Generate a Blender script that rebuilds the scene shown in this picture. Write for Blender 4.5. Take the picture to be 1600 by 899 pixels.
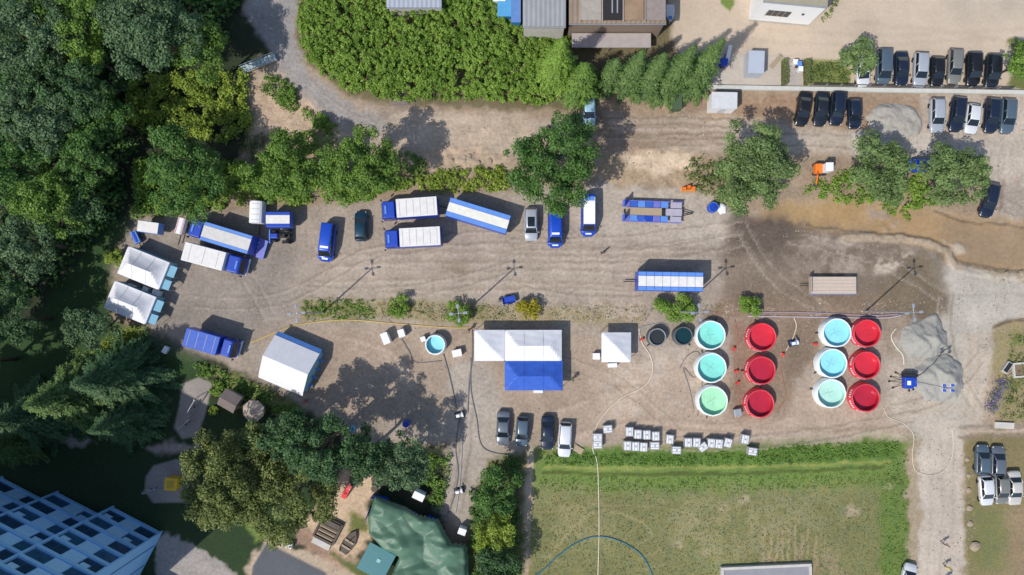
import bpy, math, random
import numpy as np
from mathutils import Vector
R = math.radians
random.seed(7)

# ------------------------------------------------------------------ camera, sky, sun, exposure
S, H, NX, NY = 0.087, 93.0, 805.0, 475.0        # metres per photo pixel on the ground, flight height, nadir pixel
scene = bpy.context.scene
for o in list(bpy.data.objects): bpy.data.objects.remove(o)
C = scene.collection
cam = bpy.data.cameras.new('camera'); camo = bpy.data.objects.new('camera', cam); C.objects.link(camo)
camo.location = (0, 0, H); camo.rotation_euler = (0, 0, 0)
cam.sensor_width = 36; cam.lens = 36 * H / (1600 * S)
cam.shift_x = (800 - NX) / 1600; cam.shift_y = (NY - 449.5) / 1600
cam.clip_end = 3000; scene.camera = camo
world = bpy.data.worlds.new('World'); scene.world = world; world.use_nodes = True
wn = world.node_tree.nodes; sky = wn.new('ShaderNodeTexSky'); sky.sky_type = 'NISHITA'; sky.sun_disc = False
SUN = Vector((-0.59, -0.53, 1.0)).normalized()
sky.sun_elevation = math.asin(SUN.z); sky.sun_rotation = math.atan2(SUN.x, SUN.y) % (2 * math.pi)
wn['Background'].inputs['Strength'].default_value = 0.15
world.node_tree.links.new(sky.outputs[0], wn['Background'].inputs['Color'])
sl = bpy.data.lights.new('sun', 'SUN'); sl.energy = 3.9; sl.angle = R(0.53); sl.color = (1.0, 0.95, 0.87)
so = bpy.data.objects.new('sun', sl); C.objects.link(so)
so.rotation_euler = SUN.to_track_quat('Z', 'Y').to_euler(); so.location = (-60, -50, 110)
vs = scene.view_settings; vs.view_transform = 'Standard'; vs.look = 'None'; vs.gamma = 1; vs.exposure = 0.08
scene.render.engine = 'CYCLES'
scene.cycles.max_bounces = 6; scene.cycles.transparent_max_bounces = 4

def T(px, py, z=0.0):                            # world point at height z that the photograph shows at this pixel
    k = S * (1 - z / H)
    return Vector(((px - NX) * k, (NY - py) * k, z))

# ------------------------------------------------------------------ materials
def lin(r, g, b):
    return tuple(((c / 255) / 12.92 if c / 255 <= 0.04045 else ((c / 255 + 0.055) / 1.055) ** 2.4) for c in (r, g, b))

MATS = {}
def mat(name, col, rough=0.6, metal=0.0, var=0.12, scale=1.5, bump=0.0, spec=0.4, coat=0.0, stretch=None):
    if name in MATS: return MATS[name]
    m = bpy.data.materials.new(name); m.use_nodes = True; MATS[name] = m
    nt = m.node_tree; n = nt.nodes; l = nt.links; b = n['Principled BSDF']
    b.inputs['Roughness'].default_value = rough; b.inputs['Metallic'].default_value = metal
    b.inputs['Specular IOR Level'].default_value = spec; b.inputs['Coat Weight'].default_value = coat
    tc = n.new('ShaderNodeTexCoord'); src = tc.outputs['Object']
    if stretch:
        mp = n.new('ShaderNodeMapping'); mp.inputs['Scale'].default_value = stretch
        l.new(src, mp.inputs[0]); src = mp.outputs[0]
    no = n.new('ShaderNodeTexNoise'); no.inputs['Scale'].default_value = scale; no.inputs['Detail'].default_value = 6
    no.inputs['Roughness'].default_value = 0.65; l.new(src, no.inputs['Vector'])
    mx = n.new('ShaderNodeMix'); mx.data_type = 'RGBA'
    mx.inputs[6].default_value = (*[max(0, c * (1 - 2 * var)) for c in col], 1)
    mx.inputs[7].default_value = (*[min(1, c * (1 + 1.6 * var)) for c in col], 1)
    l.new(no.outputs[0], mx.inputs[0]); l.new(mx.outputs[2], b.inputs['Base Color'])
    if bump:
        bp = n.new('ShaderNodeBump'); bp.inputs['Strength'].default_value = bump; bp.inputs['Distance'].default_value = 0.05
        l.new(no.outputs[0], bp.inputs['Height']); l.new(bp.outputs[0], b.inputs['Normal'])
    return m

def leafmat(name, dark, light, trans=0.22):
    if name in MATS: return MATS[name]
    m = bpy.data.materials.new(name); m.use_nodes = True; MATS[name] = m
    nt = m.node_tree; n = nt.nodes; l = nt.links; b = n['Principled BSDF']
    b.inputs['Roughness'].default_value = 0.55; b.inputs['Specular IOR Level'].default_value = 0.25
    g = n.new('ShaderNodeNewGeometry'); tc = n.new('ShaderNodeTexCoord')
    no = n.new('ShaderNodeTexNoise'); no.inputs['Scale'].default_value = 0.45; no.inputs['Detail'].default_value = 3
    l.new(tc.outputs['Object'], no.inputs['Vector'])
    ma = n.new('ShaderNodeMath'); ma.operation = 'MULTIPLY_ADD'; ma.inputs[1].default_value = 0.55
    l.new(g.outputs['Random Per Island'], ma.inputs[0])
    mb_ = n.new('ShaderNodeMath'); mb_.operation = 'MULTIPLY_ADD'; mb_.inputs[1].default_value = 1.5; mb_.inputs[2].default_value = -0.52
    l.new(no.outputs[0], mb_.inputs[0]); l.new(mb_.outputs[0], ma.inputs[2])
    mx = n.new('ShaderNodeMix'); mx.data_type = 'RGBA'; mx.clamp_factor = True
    mx.inputs[6].default_value = (*dark, 1); mx.inputs[7].default_value = (*light, 1)
    l.new(ma.outputs[0], mx.inputs[0]); l.new(mx.outputs[2], b.inputs['Base Color'])
    tr = n.new('ShaderNodeBsdfTranslucent'); l.new(mx.outputs[2], tr.inputs[0])
    ms = n.new('ShaderNodeMixShader'); ms.inputs[0].default_value = trans
    l.new(b.outputs[0], ms.inputs[1]); l.new(tr.outputs[0], ms.inputs[2])
    l.new(ms.outputs[0], n['Material Output'].inputs[0])
    return m

# ------------------------------------------------------------------ mesh helpers
class MB:
    def __init__(s): s.v = []; s.f = []
    def add(s, vs_, fs_):
        k = len(s.v); s.v += [tuple(p) for p in vs_]; s.f += [tuple(i + k for i in f) for f in fs_]; return s
    def box(s, c, d, rz=0.0, top=1.0, ry=0.0):
        x, y, z = [q / 2 for q in d]; ca, sa = math.cos(rz), math.sin(rz); cb, sb = math.cos(ry), math.sin(ry); vv = []
        for dz in (-z, z):
            k = top if dz > 0 else 1
            for dx, dy in ((-x, -y), (x, -y), (x, y), (-x, y)):
                a, b = dx * k, dy * k
                a2 = a * cb + dz * sb; z2 = -a * sb + dz * cb
                vv.append((c[0] + a2 * ca - b * sa, c[1] + a2 * sa + b * ca, c[2] + z2))
        return s.add(vv, [(3, 2, 1, 0), (4, 5, 6, 7), (0, 1, 5, 4), (1, 2, 6, 5), (2, 3, 7, 6), (3, 0, 4, 7)])
    def cyl(s, p0, p1, r0, r1=None, n=12, caps=True):
        r1 = r0 if r1 is None else r1; p0 = Vector(p0); p1 = Vector(p1); d = (p1 - p0).normalized()
        a = d.orthogonal().normalized(); b = d.cross(a); vv = []
        for p, r in ((p0, r0), (p1, r1)):
            for i in range(n):
                t = 2 * math.pi * i / n; vv.append(p + a * (r * math.cos(t)) + b * (r * math.sin(t)))
        fs = [(i, (i + 1) % n, n + (i + 1) % n, n + i) for i in range(n)]
        if caps: fs += [tuple(range(n - 1, -1, -1)), tuple(range(n, 2 * n))]
        return s.add(vv, fs)
    def prism(s, poly, z0, z1):
        n = len(poly); ar = sum(poly[i][0] * poly[(i + 1) % n][1] - poly[(i + 1) % n][0] * poly[i][1] for i in range(n))
        if ar < 0: poly = poly[::-1]
        vv = [(p[0], p[1], z0) for p in poly] + [(p[0], p[1], z1) for p in poly]
        return s.add(vv, [tuple(range(n - 1, -1, -1)), tuple(range(n, 2 * n))] + [(i, (i + 1) % n, n + (i + 1) % n, n + i) for i in range(n)])
    def slab(s, pts, t=0.03):                    # a 3D quad with thickness
        p = [Vector(q) for q in pts]; nrm = (p[1] - p[0]).cross(p[2] - p[0]).normalized() * t; n = len(p)
        return s.add(p + [q - nrm for q in p], [tuple(range(n)), tuple(range(2 * n - 1, n - 1, -1))] + [((i + 1) % n, i, n + i, n + (i + 1) % n) for i in range(n)])
    def loft(s, secs, cap=True):
        n = len(secs[0]); vv = [p for q in secs for p in q]; fs = []
        for j in range(len(secs) - 1):
            for i in range(n): fs.append((j * n + i, j * n + (i + 1) % n, (j + 1) * n + (i + 1) % n, (j + 1) * n + i))
        if cap: fs += [tuple(range(n - 1, -1, -1)), tuple(range((len(secs) - 1) * n, len(secs) * n))]
        return s.add(vv, fs)
    def lathe(s, prof, n=28, c=(0, 0), wob=0.0, rnd=None):
        vv = []; w = [1 + (rnd.uniform(-wob, wob) if rnd else 0) for _ in range(n)]
        for r, z in prof:
            for i in range(n):
                t = 2 * math.pi * i / n; vv.append((c[0] + r * w[i] * math.cos(t), c[1] + r * w[i] * math.sin(t), z))
        fs = [(j * n + i, j * n + (i + 1) % n, (j + 1) * n + (i + 1) % n, (j + 1) * n + i) for j in range(len(prof) - 1) for i in range(n)]
        return s.add(vv, fs)
    def tube(s, pts, r, n=6):
        pts = [Vector(p) for p in pts]; secs = []
        for i, p in enumerate(pts):
            d = (pts[min(i + 1, len(pts) - 1)] - pts[max(i - 1, 0)]).normalized()
            a = d.cross(Vector((0, 0, 1))).normalized() if abs(d.z) < 0.99 else Vector((1, 0, 0)); b = a.cross(d)
            secs.append([p + a * (r * math.cos(2 * math.pi * k / n)) + b * (r * math.sin(2 * math.pi * k / n)) for k in range(n)])
        return s.loft(secs)
    def mesh(s, name, smooth=False):
        me = bpy.data.meshes.new(name); me.from_pydata([tuple(p) for p in s.v], [], s.f)
        if smooth: me.polygons.foreach_set('use_smooth', [True] * len(me.polygons))
        me.update(); return me
    def build(s, name, m, parent=None, smooth=False, bevel=0.0):
        me = s.mesh(name, smooth); me.materials.append(m)
        o = bpy.data.objects.new(name, me); C.objects.link(o); o.parent = parent
        if bevel:
            bv = o.modifiers.new('bevel', 'BEVEL'); bv.width = bevel; bv.segments = 2; bv.limit_method = 'ANGLE'
        return o

def tag(o, label, cat, group=None):
    o['label'] = label; o['category'] = cat
    if group: o['group'] = group
    return o
def thing(name, label, cat, loc=(0, 0, 0), deg=0.0, group=None):
    o = bpy.data.objects.new(name, None); C.objects.link(o); o.location = loc; o.rotation_euler = (0, 0, R(deg))
    o.empty_display_size = 0.3
    return tag(o, label, cat, group)
def copy_tree(o, parent=None, swap=None):
    c = o.copy(); C.objects.link(c); c.parent = parent
    if swap and c.data and c.data.materials and c.data.materials[0] in swap:
        key = (c.data.name, swap[c.data.materials[0]].name)
        if key not in COPIES:
            d = c.data.copy(); d.materials[0] = swap[c.data.materials[0]]; COPIES[key] = d
        c.data = COPIES[key]
    for ch in o.children: copy_tree(ch, c, swap)
    return c
COPIES = {}

def vhash(ix, iy, seed):
    h = (ix.astype(np.int64) * 374761393 + iy.astype(np.int64) * 668265263 + seed * 974634777) & 0x7fffffff
    h = ((h ^ (h >> 13)) * 1274126177) & 0x7fffffff
    return ((h ^ (h >> 16)) & 0xffff) / 65535.0
def vnoise(X, Y, sc, seed):
    x = X / sc; y = Y / sc; ix = np.floor(x); iy = np.floor(y); fx = x - ix; fy = y - iy
    fx = fx * fx * (3 - 2 * fx); fy = fy * fy * (3 - 2 * fy)
    a = vhash(ix, iy, seed); b = vhash(ix + 1, iy, seed); c = vhash(ix, iy + 1, seed); d = vhash(ix + 1, iy + 1, seed)
    return (a * (1 - fx) + b * fx) * (1 - fy) + (c * (1 - fx) + d * fx) * fy
def fbm(X, Y, sc, seed, o=4):
    t = 0; a = 1; n = 0
    for k in range(o): t = t + a * vnoise(X, Y, sc / 2 ** k, seed + k); n += a; a *= 0.55
    return t / n
def sdf(poly, X, Y):                             # negative inside
    d = np.full(X.shape, 1e9); inside = np.zeros(X.shape, bool); n = len(poly)
    for i in range(n):
        x0, y0 = poly[i]; x1, y1 = poly[(i + 1) % n]; ex, ey = x1 - x0, y1 - y0
        wx, wy = X - x0, Y - y0; t = np.clip((wx * ex + wy * ey) / (ex * ex + ey * ey + 1e-9), 0, 1)
        d = np.minimum(d, (wx - ex * t) ** 2 + (wy - ey * t) ** 2)
        cr = ((y0 <= Y) & (y1 > Y)) | ((y1 <= Y) & (y0 > Y))
        if ey != 0: inside ^= cr & (X < x0 + (Y - y0) / ey * ex)
    d = np.sqrt(d); return np.where(inside, -d, d)
def ldist(pts, X, Y):
    d = np.full(X.shape, 1e9)
    for (x0, y0), (x1, y1) in zip(pts[:-1], pts[1:]):
        ex, ey = x1 - x0, y1 - y0; wx, wy = X - x0, Y - y0
        t = np.clip((wx * ex + wy * ey) / (ex * ex + ey * ey + 1e-9), 0, 1)
        d = np.minimum(d, (wx - ex * t) ** 2 + (wy - ey * t) ** 2)
    return np.sqrt(d)
def smooth_line(pts, k=6):
    out = []; n = len(pts)
    for i in range(n - 1):
        p0, p1, p2, p3 = [np.array(pts[j], float) for j in (max(i - 1, 0), i, i + 1, min(i + 2, n - 1))]
        for j in range(k):
            t = j / k; out.append(tuple(0.5 * (2 * p1 + (p2 - p0) * t + (2 * p0 - 5 * p1 + 4 * p2 - p3) * t * t + (3 * p1 - p0 - 3 * p2 + p3) * t ** 3)))
    out.append(tuple(pts[-1])); return out

# ------------------------------------------------------------------ the ground: one terrain sheet, its zones split into objects
GS = 2.5; xs = np.arange(-250, 1851, GS); ys = np.arange(-250, 1151, GS)
GX, GY = np.meshgrid(xs, ys); nx, ny = len(xs), len(ys)
WX = GX + 9 * (fbm(GX, GY, 30, 11) - 0.5) + 10 * (fbm(GX, GY, 11, 15, 2) - 0.5)
WY = GY + 9 * (fbm(GX, GY, 30, 21) - 0.5) + 10 * (fbm(GX, GY, 11, 25, 2) - 0.5)
N1 = fbm(GX, GY, 14, 31); N2 = fbm(GX, GY, 45, 41); N3 = fbm(GX, GY, 160, 51)
COL = np.empty(GX.shape + (3,)); COL[:] = (0.30, 0.235, 0.165)
GRASS = np.zeros(GX.shape); SMO = np.zeros(GX.shape); WET = np.zeros(GX.shape); Z = np.zeros(GX.shape); ZONE = np.zeros(GX.shape, int)
ZN = ['ground']
def paint(poly, col, soft=4, zone=None, grass=0.0, wet=0.0, warp=True, amt=1.0, z=None, bumps=0.0, speck=0.0, bs=22, sm=None):
    xa = min(p[0] for p in poly) - 40; xb = max(p[0] for p in poly) + 40; ya = min(p[1] for p in poly) - 40; yb = max(p[1] for p in poly) + 40
    i0, i1 = np.searchsorted(xs, [xa, xb]); j0, j1 = np.searchsorted(ys, [ya, yb]); q = (slice(j0, j1), slice(i0, i1))
    if i1 <= i0 or j1 <= j0: return
    d = sdf(poly, (WX if warp else GX)[q], (WY if warp else GY)[q])
    if warp: d = d + 14 * (N1[q] - 0.5) + 10 * (N2[q] - 0.5); soft = soft * 1.5
    w = np.clip(0.5 - d / (2 * soft), 0, 1); w = w * w * (3 - 2 * w) * amt
    if speck: w = w * np.clip((N1[q] - 0.5) * 8 * speck + 0.5, 0, 1)
    COL[q] = COL[q] * (1 - w[..., None]) + np.array(col) * w[..., None]
    GRASS[q] = GRASS[q] * (1 - w) + grass * w; WET[q] = WET[q] * (1 - w) + wet * w
    if zone or sm is not None: SMO[q] = SMO[q] * (1 - w) + (sm or 0) * w
    if z is not None or bumps:
        Z[q] = Z[q] * (1 - w) + ((z or 0) + bumps * (fbm(GX[q], GY[q], bs, 77) - 0.45)) * w
    if zone:
        if zone not in ZN: ZN.append(zone)
        ZONE[q][w > 0.5] = ZN.index(zone)
def streak(pts, wid, col, amt=0.5, soft=1.5, grass=None, wet=None, z=0.0):
    pts = smooth_line(pts)
    xa = min(p[0] for p in pts) - 30; xb = max(p[0] for p in pts) + 30; ya = min(p[1] for p in pts) - 30; yb = max(p[1] for p in pts) + 30
    i0, i1 = np.searchsorted(xs, [xa, xb]); j0, j1 = np.searchsorted(ys, [ya, yb]); q = (slice(j0, j1), slice(i0, i1))
    d = ldist(pts, WX[q] * 0.5 + GX[q] * 0.5, WY[q] * 0.5 + GY[q] * 0.5)
    w = np.clip((wid / 2 - d) / soft + 0.5, 0, 1) * amt * np.clip(0.3 + 1.4 * N1[q], 0, 1)
    COL[q] = COL[q] * (1 - w[..., None]) + np.array(col) * w[..., None]
    if grass is not None: GRASS[q] = GRASS[q] * (1 - w) + grass * w
    if wet is not None: WET[q] = WET[q] * (1 - w) + wet * w
    if z: Z[q] += z * w

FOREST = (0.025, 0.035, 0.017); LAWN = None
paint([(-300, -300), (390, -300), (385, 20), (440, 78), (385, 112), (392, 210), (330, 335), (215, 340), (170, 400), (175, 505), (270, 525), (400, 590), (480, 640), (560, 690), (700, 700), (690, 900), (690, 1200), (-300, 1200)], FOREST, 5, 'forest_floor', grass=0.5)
paint([(215, 335), (185, 390), (172, 440), (160, 500), (235, 520), (300, 550), (330, 580), (200, 620), (-300, 700), (-300, 520), (60, 500), (110, 420), (160, 360)], (0.028, 0.065, 0.02), 8, 'lawn', grass=1)  # grass colour of this strip darkened to add to the tree shade
paint([(150, 540), (180, 512), (220, 512), (215, 540), (160, 565), (120, 570)], (0.16, 0.22, 0.05), 6, grass=1)  # sunlit spot painted as brighter grass on the darkened lawn
paint([(-300, 690), (300, 600), (360, 640), (470, 700), (520, 760), (420, 880), (380, 1200), (-300, 1200)], (0.022, 0.045, 0.017), 6, 'lawn', grass=1)  # lawn colour darkened to deepen the apartment block's shadow
# upper road
paint([(470, -300), (470, 0), (455, 60), (482, 112), (535, 152), (610, 172), (720, 176), (800, 180), (900, 190), (950, 145), (1100, 150), (1250, 150), (1900, 150), (1900, 345), (1560, 345), (1545, 240), (1300, 238), (1200, 236), (1100, 246), (990, 238), (900, 248), (780, 238), (690, 236), (600, 240), (520, 215), (440, 165), (385, 130), (440, 78), (382, 10), (380, -300)], (0.36, 0.30, 0.235), 4, 'upper_road')
paint([(380, -300), (470, -300), (462, 60), (482, 112), (560, 170), (640, 190), (600, 205), (520, 190), (470, 150), (430, 90), (385, 20)], (0.275, 0.265, 0.25), 5)
paint([(600, 180), (720, 178), (830, 184), (830, 225), (720, 230), (600, 225)], (0.45, 0.37, 0.27), 8, amt=0.75)
paint([(890, 160), (990, 145), (1110, 150), (1120, 215), (1000, 240), (890, 248)], (0.255, 0.19, 0.135), 8)
paint([(945, 175), (1100, 178), (1200, 186), (1200, 204), (1080, 214), (960, 208)], (0.40, 0.34, 0.27), 6, amt=0.8)
for yy, c in ((186, (0.2, 0.15, 0.11)), (197, (0.24, 0.19, 0.14)), (212, (0.2, 0.15, 0.1))):
    streak([(930, yy), (1050, yy - 3), (1180, yy + 5), (1260, yy + 8)], 4, c, 0.7)
paint([(1150, 150), (1255, 150), (1255, 195), (1350, 205), (1350, 238), (1200, 238), (1150, 215)], (0.40, 0.35, 0.285), 10)
paint([(1110, 141), (1460, 152), (1455, 200), (1400, 210), (1340, 205), (1240, 195), (1190, 165), (1110, 170)], (0.30, 0.215, 0.14), 8, amt=0.9)
paint([(1100, 150), (1245, 152), (1240, 185), (1180, 190), (1110, 180)], (0.30, 0.205, 0.13), 8, bumps=0.35, bs=14)
paint([(1440, 150), (1900, 150), (1900, 345), (1560, 345), (1530, 260), (1440, 230)], (0.42, 0.37, 0.305), 8)
paint([(1330, 205), (1450, 205), (1560, 235), (1545, 255), (1330, 238)], (0.43, 0.39, 0.33), 7)
streak([(1575, 200), (1572, 260), (1560, 330)], 7, (0.5, 0.45, 0.37), 0.5); streak([(1590, 280), (1580, 350)], 10, (0.3, 0.235, 0.18), 0.7)
paint([(1555, 290), (1900, 290), (1900, 358), (1552, 358)], (0.33, 0.29, 0.24), 4)
streak([(1568, 285), (1560, 352)], 6, (0.2, 0.15, 0.11), 0.7)
# sandy banks
paint([(385, 120), (440, 118), (480, 160), (520, 190), (540, 215), (500, 240), (400, 238), (380, 180)], (0.44, 0.34, 0.245), 6, 'sandy_bank', bumps=0.7)
paint([(620, 232), (700, 228), (790, 236), (800, 262), (720, 268), (640, 262)], (0.40, 0.315, 0.225), 5, 'sandy_bank', bumps=0.9, bs=12)
paint([(940, 240), (1000, 232), (1095, 238), (1105, 292), (1060, 298), (990, 288), (930, 290), (930, 262)], (0.35, 0.27, 0.18), 5, 'sandy_bank', bumps=0.7, bs=16)
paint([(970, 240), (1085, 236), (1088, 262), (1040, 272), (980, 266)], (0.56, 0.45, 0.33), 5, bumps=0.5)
streak([(560, 182), (660, 192), (780, 200)], 5, (0.26, 0.22, 0.17), 0.4); streak([(600, 176), (640, 163)], 18, (0.2, 0.16, 0.13), 0.7)
# main yard
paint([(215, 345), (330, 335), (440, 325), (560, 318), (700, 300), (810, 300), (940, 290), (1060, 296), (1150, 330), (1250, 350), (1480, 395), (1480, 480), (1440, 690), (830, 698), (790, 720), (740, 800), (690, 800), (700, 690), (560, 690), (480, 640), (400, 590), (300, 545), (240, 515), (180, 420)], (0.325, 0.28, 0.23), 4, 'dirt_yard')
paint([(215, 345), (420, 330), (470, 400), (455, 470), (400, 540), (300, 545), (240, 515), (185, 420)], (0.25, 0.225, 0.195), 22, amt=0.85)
paint([(940, 292), (1060, 296), (1130, 320), (1160, 345), (1150, 380), (1050, 380), (930, 365), (880, 340)], (0.41, 0.365, 0.305), 8)
paint([(500, 400), (850, 390), (1000, 420), (990, 455), (700, 460), (480, 455)], (0.375, 0.32, 0.255), 20, amt=0.6)
paint([(400, 525), (500, 510), (740, 510), (900, 515), (1000, 580), (1080, 690), (840, 695), (760, 650), (560, 660), (480, 630)], (0.335, 0.27, 0.205), 14, amt=0.9)
paint([(1000, 560), (1090, 560), (1420, 640), (1430, 685), (1000, 690), (940, 640)], (0.40, 0.32, 0.24), 14, amt=0.8)
paint([(1020, 595), (1080, 600), (1090, 650), (1010, 670), (985, 640)], (0.26, 0.19, 0.125), 10, amt=0.75, speck=0.6)
paint([(940, 540), (1090, 540), (1090, 660), (940, 660)], (0.43, 0.37, 0.30), 10, amt=0.8, speck=0.7)
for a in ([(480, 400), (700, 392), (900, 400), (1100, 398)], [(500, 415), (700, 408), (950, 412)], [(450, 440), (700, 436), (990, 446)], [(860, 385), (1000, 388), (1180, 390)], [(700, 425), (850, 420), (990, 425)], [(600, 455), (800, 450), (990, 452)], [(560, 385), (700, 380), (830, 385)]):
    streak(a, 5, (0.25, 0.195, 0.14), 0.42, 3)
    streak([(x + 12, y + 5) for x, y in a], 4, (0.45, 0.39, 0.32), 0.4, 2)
paint([(690, 408), (730, 405), (735, 425), (695, 428)], (0.19, 0.145, 0.10), 8, amt=0.6)
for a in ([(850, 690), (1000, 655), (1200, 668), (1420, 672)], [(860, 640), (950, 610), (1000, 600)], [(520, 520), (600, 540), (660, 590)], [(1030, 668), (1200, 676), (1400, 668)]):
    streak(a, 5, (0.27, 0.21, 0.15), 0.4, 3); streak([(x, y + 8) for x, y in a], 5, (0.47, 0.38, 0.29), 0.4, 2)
paint([(700, 570), (760, 560), (790, 640), (770, 690), (745, 790), (735, 835), (685, 800), (712, 690)], (0.345, 0.31, 0.26), 6, 'driveway')
for dx in (0, 16): streak([(722 + dx, 640), (716 + dx, 720), (704 + dx, 800)], 4, (0.2, 0.175, 0.15), 0.55)
# mud and muddy water
paint([(1150, 345), (1250, 345), (1350, 370), (1480, 395), (1478, 470), (1400, 500), (1240, 500), (1140, 470), (1130, 400)], (0.175, 0.14, 0.105), 9, 'mud', wet=0.3)
paint([(1250, 352), (1340, 366), (1350, 420), (1330, 440), (1230, 445), (1150, 425), (1180, 385)], (0.37, 0.32, 0.265), 9, amt=0.75, speck=0.7)
paint([(1145, 340), (1260, 345), (1240, 375), (1190, 400), (1150, 395)], (0.13, 0.105, 0.082), 8, wet=0.4)
paint([(1350, 385), (1430, 395), (1400, 430), (1365, 432)], (0.42, 0.365, 0.295), 5, speck=1.2)
paint([(1420, 410), (1478, 395), (1480, 490), (1462, 500), (1420, 495), (1360, 470)], (0.2, 0.155, 0.09), 5, wet=0.4)
paint([(1205, 318), (1340, 312), (1440, 330), (1560, 345), (1900, 352), (1900, 440), (1500, 420), (1470, 392), (1400, 372), (1260, 352), (1180, 345)], (0.35, 0.245, 0.13), 8, 'muddy_water', wet=0.6, z=-0.15, sm=.5)
paint([(1480, 352), (1900, 355), (1900, 432), (1520, 415), (1480, 390)], (0.29, 0.215, 0.135), 14, wet=0.6, z=-0.15, sm=.5)
paint([(1240, 325), (1320, 320), (1330, 345), (1240, 346)], (0.40, 0.28, 0.13), 16, amt=0.6, wet=0.6, z=-0.15, sm=.5)
paint([(1355, 318), (1390, 320), (1390, 342), (1355, 342)], (0.33, 0.26, 0.2), 5, bumps=0.5, speck=0.8); paint([(1380, 350), (1405, 348), (1405, 366), (1380, 366)], (0.34, 0.27, 0.2), 4, bumps=0.4, speck=0.8)
streak([(1320, 372), (1420, 374), (1478, 392), (1492, 415), (1530, 425), (1600, 432), (1700, 440)], 12, (0.36, 0.30, 0.22), 0.95, 3, wet=0.0, z=0.3)
streak([(1260, 352), (1330, 362), (1420, 368), (1480, 386), (1500, 408), (1600, 424)], 4, (0.12, 0.09, 0.06), 0.7)
streak([(1460, 330), (1500, 345), (1560, 350), (1620, 360)], 4, (0.13, 0.10, 0.07), 0.8)
paint([(1480, 378), (1500, 378), (1508, 395), (1492, 396)], (0.42, 0.36, 0.28), 3, z=0.05)
# median
paint([(465, 468), (590, 468), (740, 475), (1000, 478), (1000, 506), (880, 508), (740, 506), (590, 500), (470, 502)], (0.27, 0.225, 0.135), 5, 'verge', grass=0.45, bumps=0.25, bs=14)
paint([(470, 470), (590, 468), (580, 498), (475, 500)], (0.15, 0.165, 0.06), 6, grass=0.9, speck=0.6)
paint([(590, 470), (760, 474), (760, 500), (590, 498)], (0.17, 0.17, 0.07), 6, grass=0.9, speck=0.8)
paint([(920, 470), (1020, 470), (1020, 500), (930, 502)], (0.42, 0.35, 0.27), 5, speck=0.8, bumps=0.4, bs=10)
paint([(1130, 455), (1430, 470), (1430, 498), (1100, 500)], (0.25, 0.18, 0.125), 6, bumps=0.2, bs=12, zone='verge')
paint([(1140, 495), (1280, 490), (1280, 560), (1240, 590), (1235, 650), (1140, 660)], (0.24, 0.175, 0.12), 8, amt=0.85)
paint([(1140, 500), (1165, 500), (1170, 640), (1150, 640)], (0.23, 0.15, 0.105), 4, amt=0.7)
paint([(1225, 500), (1285, 490), (1270, 560), (1230, 580)], (0.185, 0.14, 0.10), 8, wet=0.25, amt=0.9)
paint([(1375, 500), (1470, 490), (1400, 560), (1375, 560)], (0.27, 0.215, 0.16), 8, amt=0.8)
paint([(1385, 560), (1520, 590), (1500, 670), (1390, 660)], (0.43, 0.375, 0.30), 10)
# right gravel road
paint([(1456, 400), (1500, 420), (1600, 438), (1900, 445), (1900, 500), (1590, 500), (1552, 508), (1545, 600), (1530, 660), (1505, 680), (1502, 700), (1505, 1200), (1435, 1200), (1432, 690), (1425, 660), (1500, 640), (1420, 600), (1400, 530), (1460, 500), (1478, 470), (1450, 420)], (0.405, 0.385, 0.33), 5, 'gravel_road', sm=.35)
paint([(1436, 655), (1503, 655), (1507, 1200), (1434, 1200)], (0.46, 0.41, 0.34), 4)
paint([(1505, 520), (1548, 520), (1540, 660), (1500, 680)], (0.43, 0.375, 0.30), 8)
for x in (1452, 1470, 1487): streak([(x, 680), (x + 2, 780), (x - 2, 899)], 5, (0.38, 0.335, 0.275), 0.5, 2)
for x in (1515, 1528): streak([(x, 510), (x + 1, 590), (x - 6, 650)], 5, (0.35, 0.31, 0.25), 0.5, 2)
for x in (1495, 1505): streak([(x, 430), (x + 20, 500), (x + 20, 520)], 6, (0.47, 0.45, 0.39), 0.35, 3)
streak([(1480, 462), (1600, 460), (1700, 465)], 5, (0.33, 0.31, 0.27), 0.5)
# field
paint([(832, 702), (900, 700), (1010, 704), (1100, 700), (1220, 692), (1422, 690), (1424, 1200), (826, 1200), (828, 800)], (0.165, 0.175, 0.078), 3, 'field', grass=1)
paint([(832, 708), (1000, 705), (1420, 690), (1420, 752), (1250, 760), (1000, 770), (900, 760), (835, 760)], (0.125, 0.20, 0.05), 14, grass=1)
paint([(890, 700), (1100, 702), (1220, 694), (1405, 690), (1400, 718), (1200, 728), (1000, 725), (850, 722)], (0.08, 0.155, 0.03), 6, grass=1, bumps=0.3, z=-0.05, bs=12)
streak([(850, 738), (1000, 742), (1200, 738), (1380, 730)], 6, (0.06, 0.08, 0.02), 0.8)
streak([(850, 730), (1000, 732), (1200, 728), (1390, 722)], 5, (0.27, 0.29, 0.09), 0.6)
paint([(1375, 740), (1422, 740), (1424, 1200), (1370, 1200), (1375, 850)], (0.11, 0.17, 0.045), 8, grass=1)
paint([(1000, 770), (1250, 780), (1350, 820), (1200, 899), (1050, 880)], (0.185, 0.20, 0.095), 20, grass=0.9, speck=0.8)
paint([(840, 770), (930, 760), (960, 860), (840, 880)], (0.19, 0.205, 0.095), 20, grass=1, speck=0.8)
for i in range(9): streak([(1195 + i * 10 + random.uniform(-3, 3), 832 + random.uniform(-12, 8)), (1192 + i * 10, 899)], 4, (0.36, 0.28, 0.18), 0.75, 2, grass=0.3)
paint([(1190, 870), (1300, 860), (1330, 899), (1190, 899)], (0.30, 0.235, 0.15), 8, amt=0.7, speck=0.6)
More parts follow.
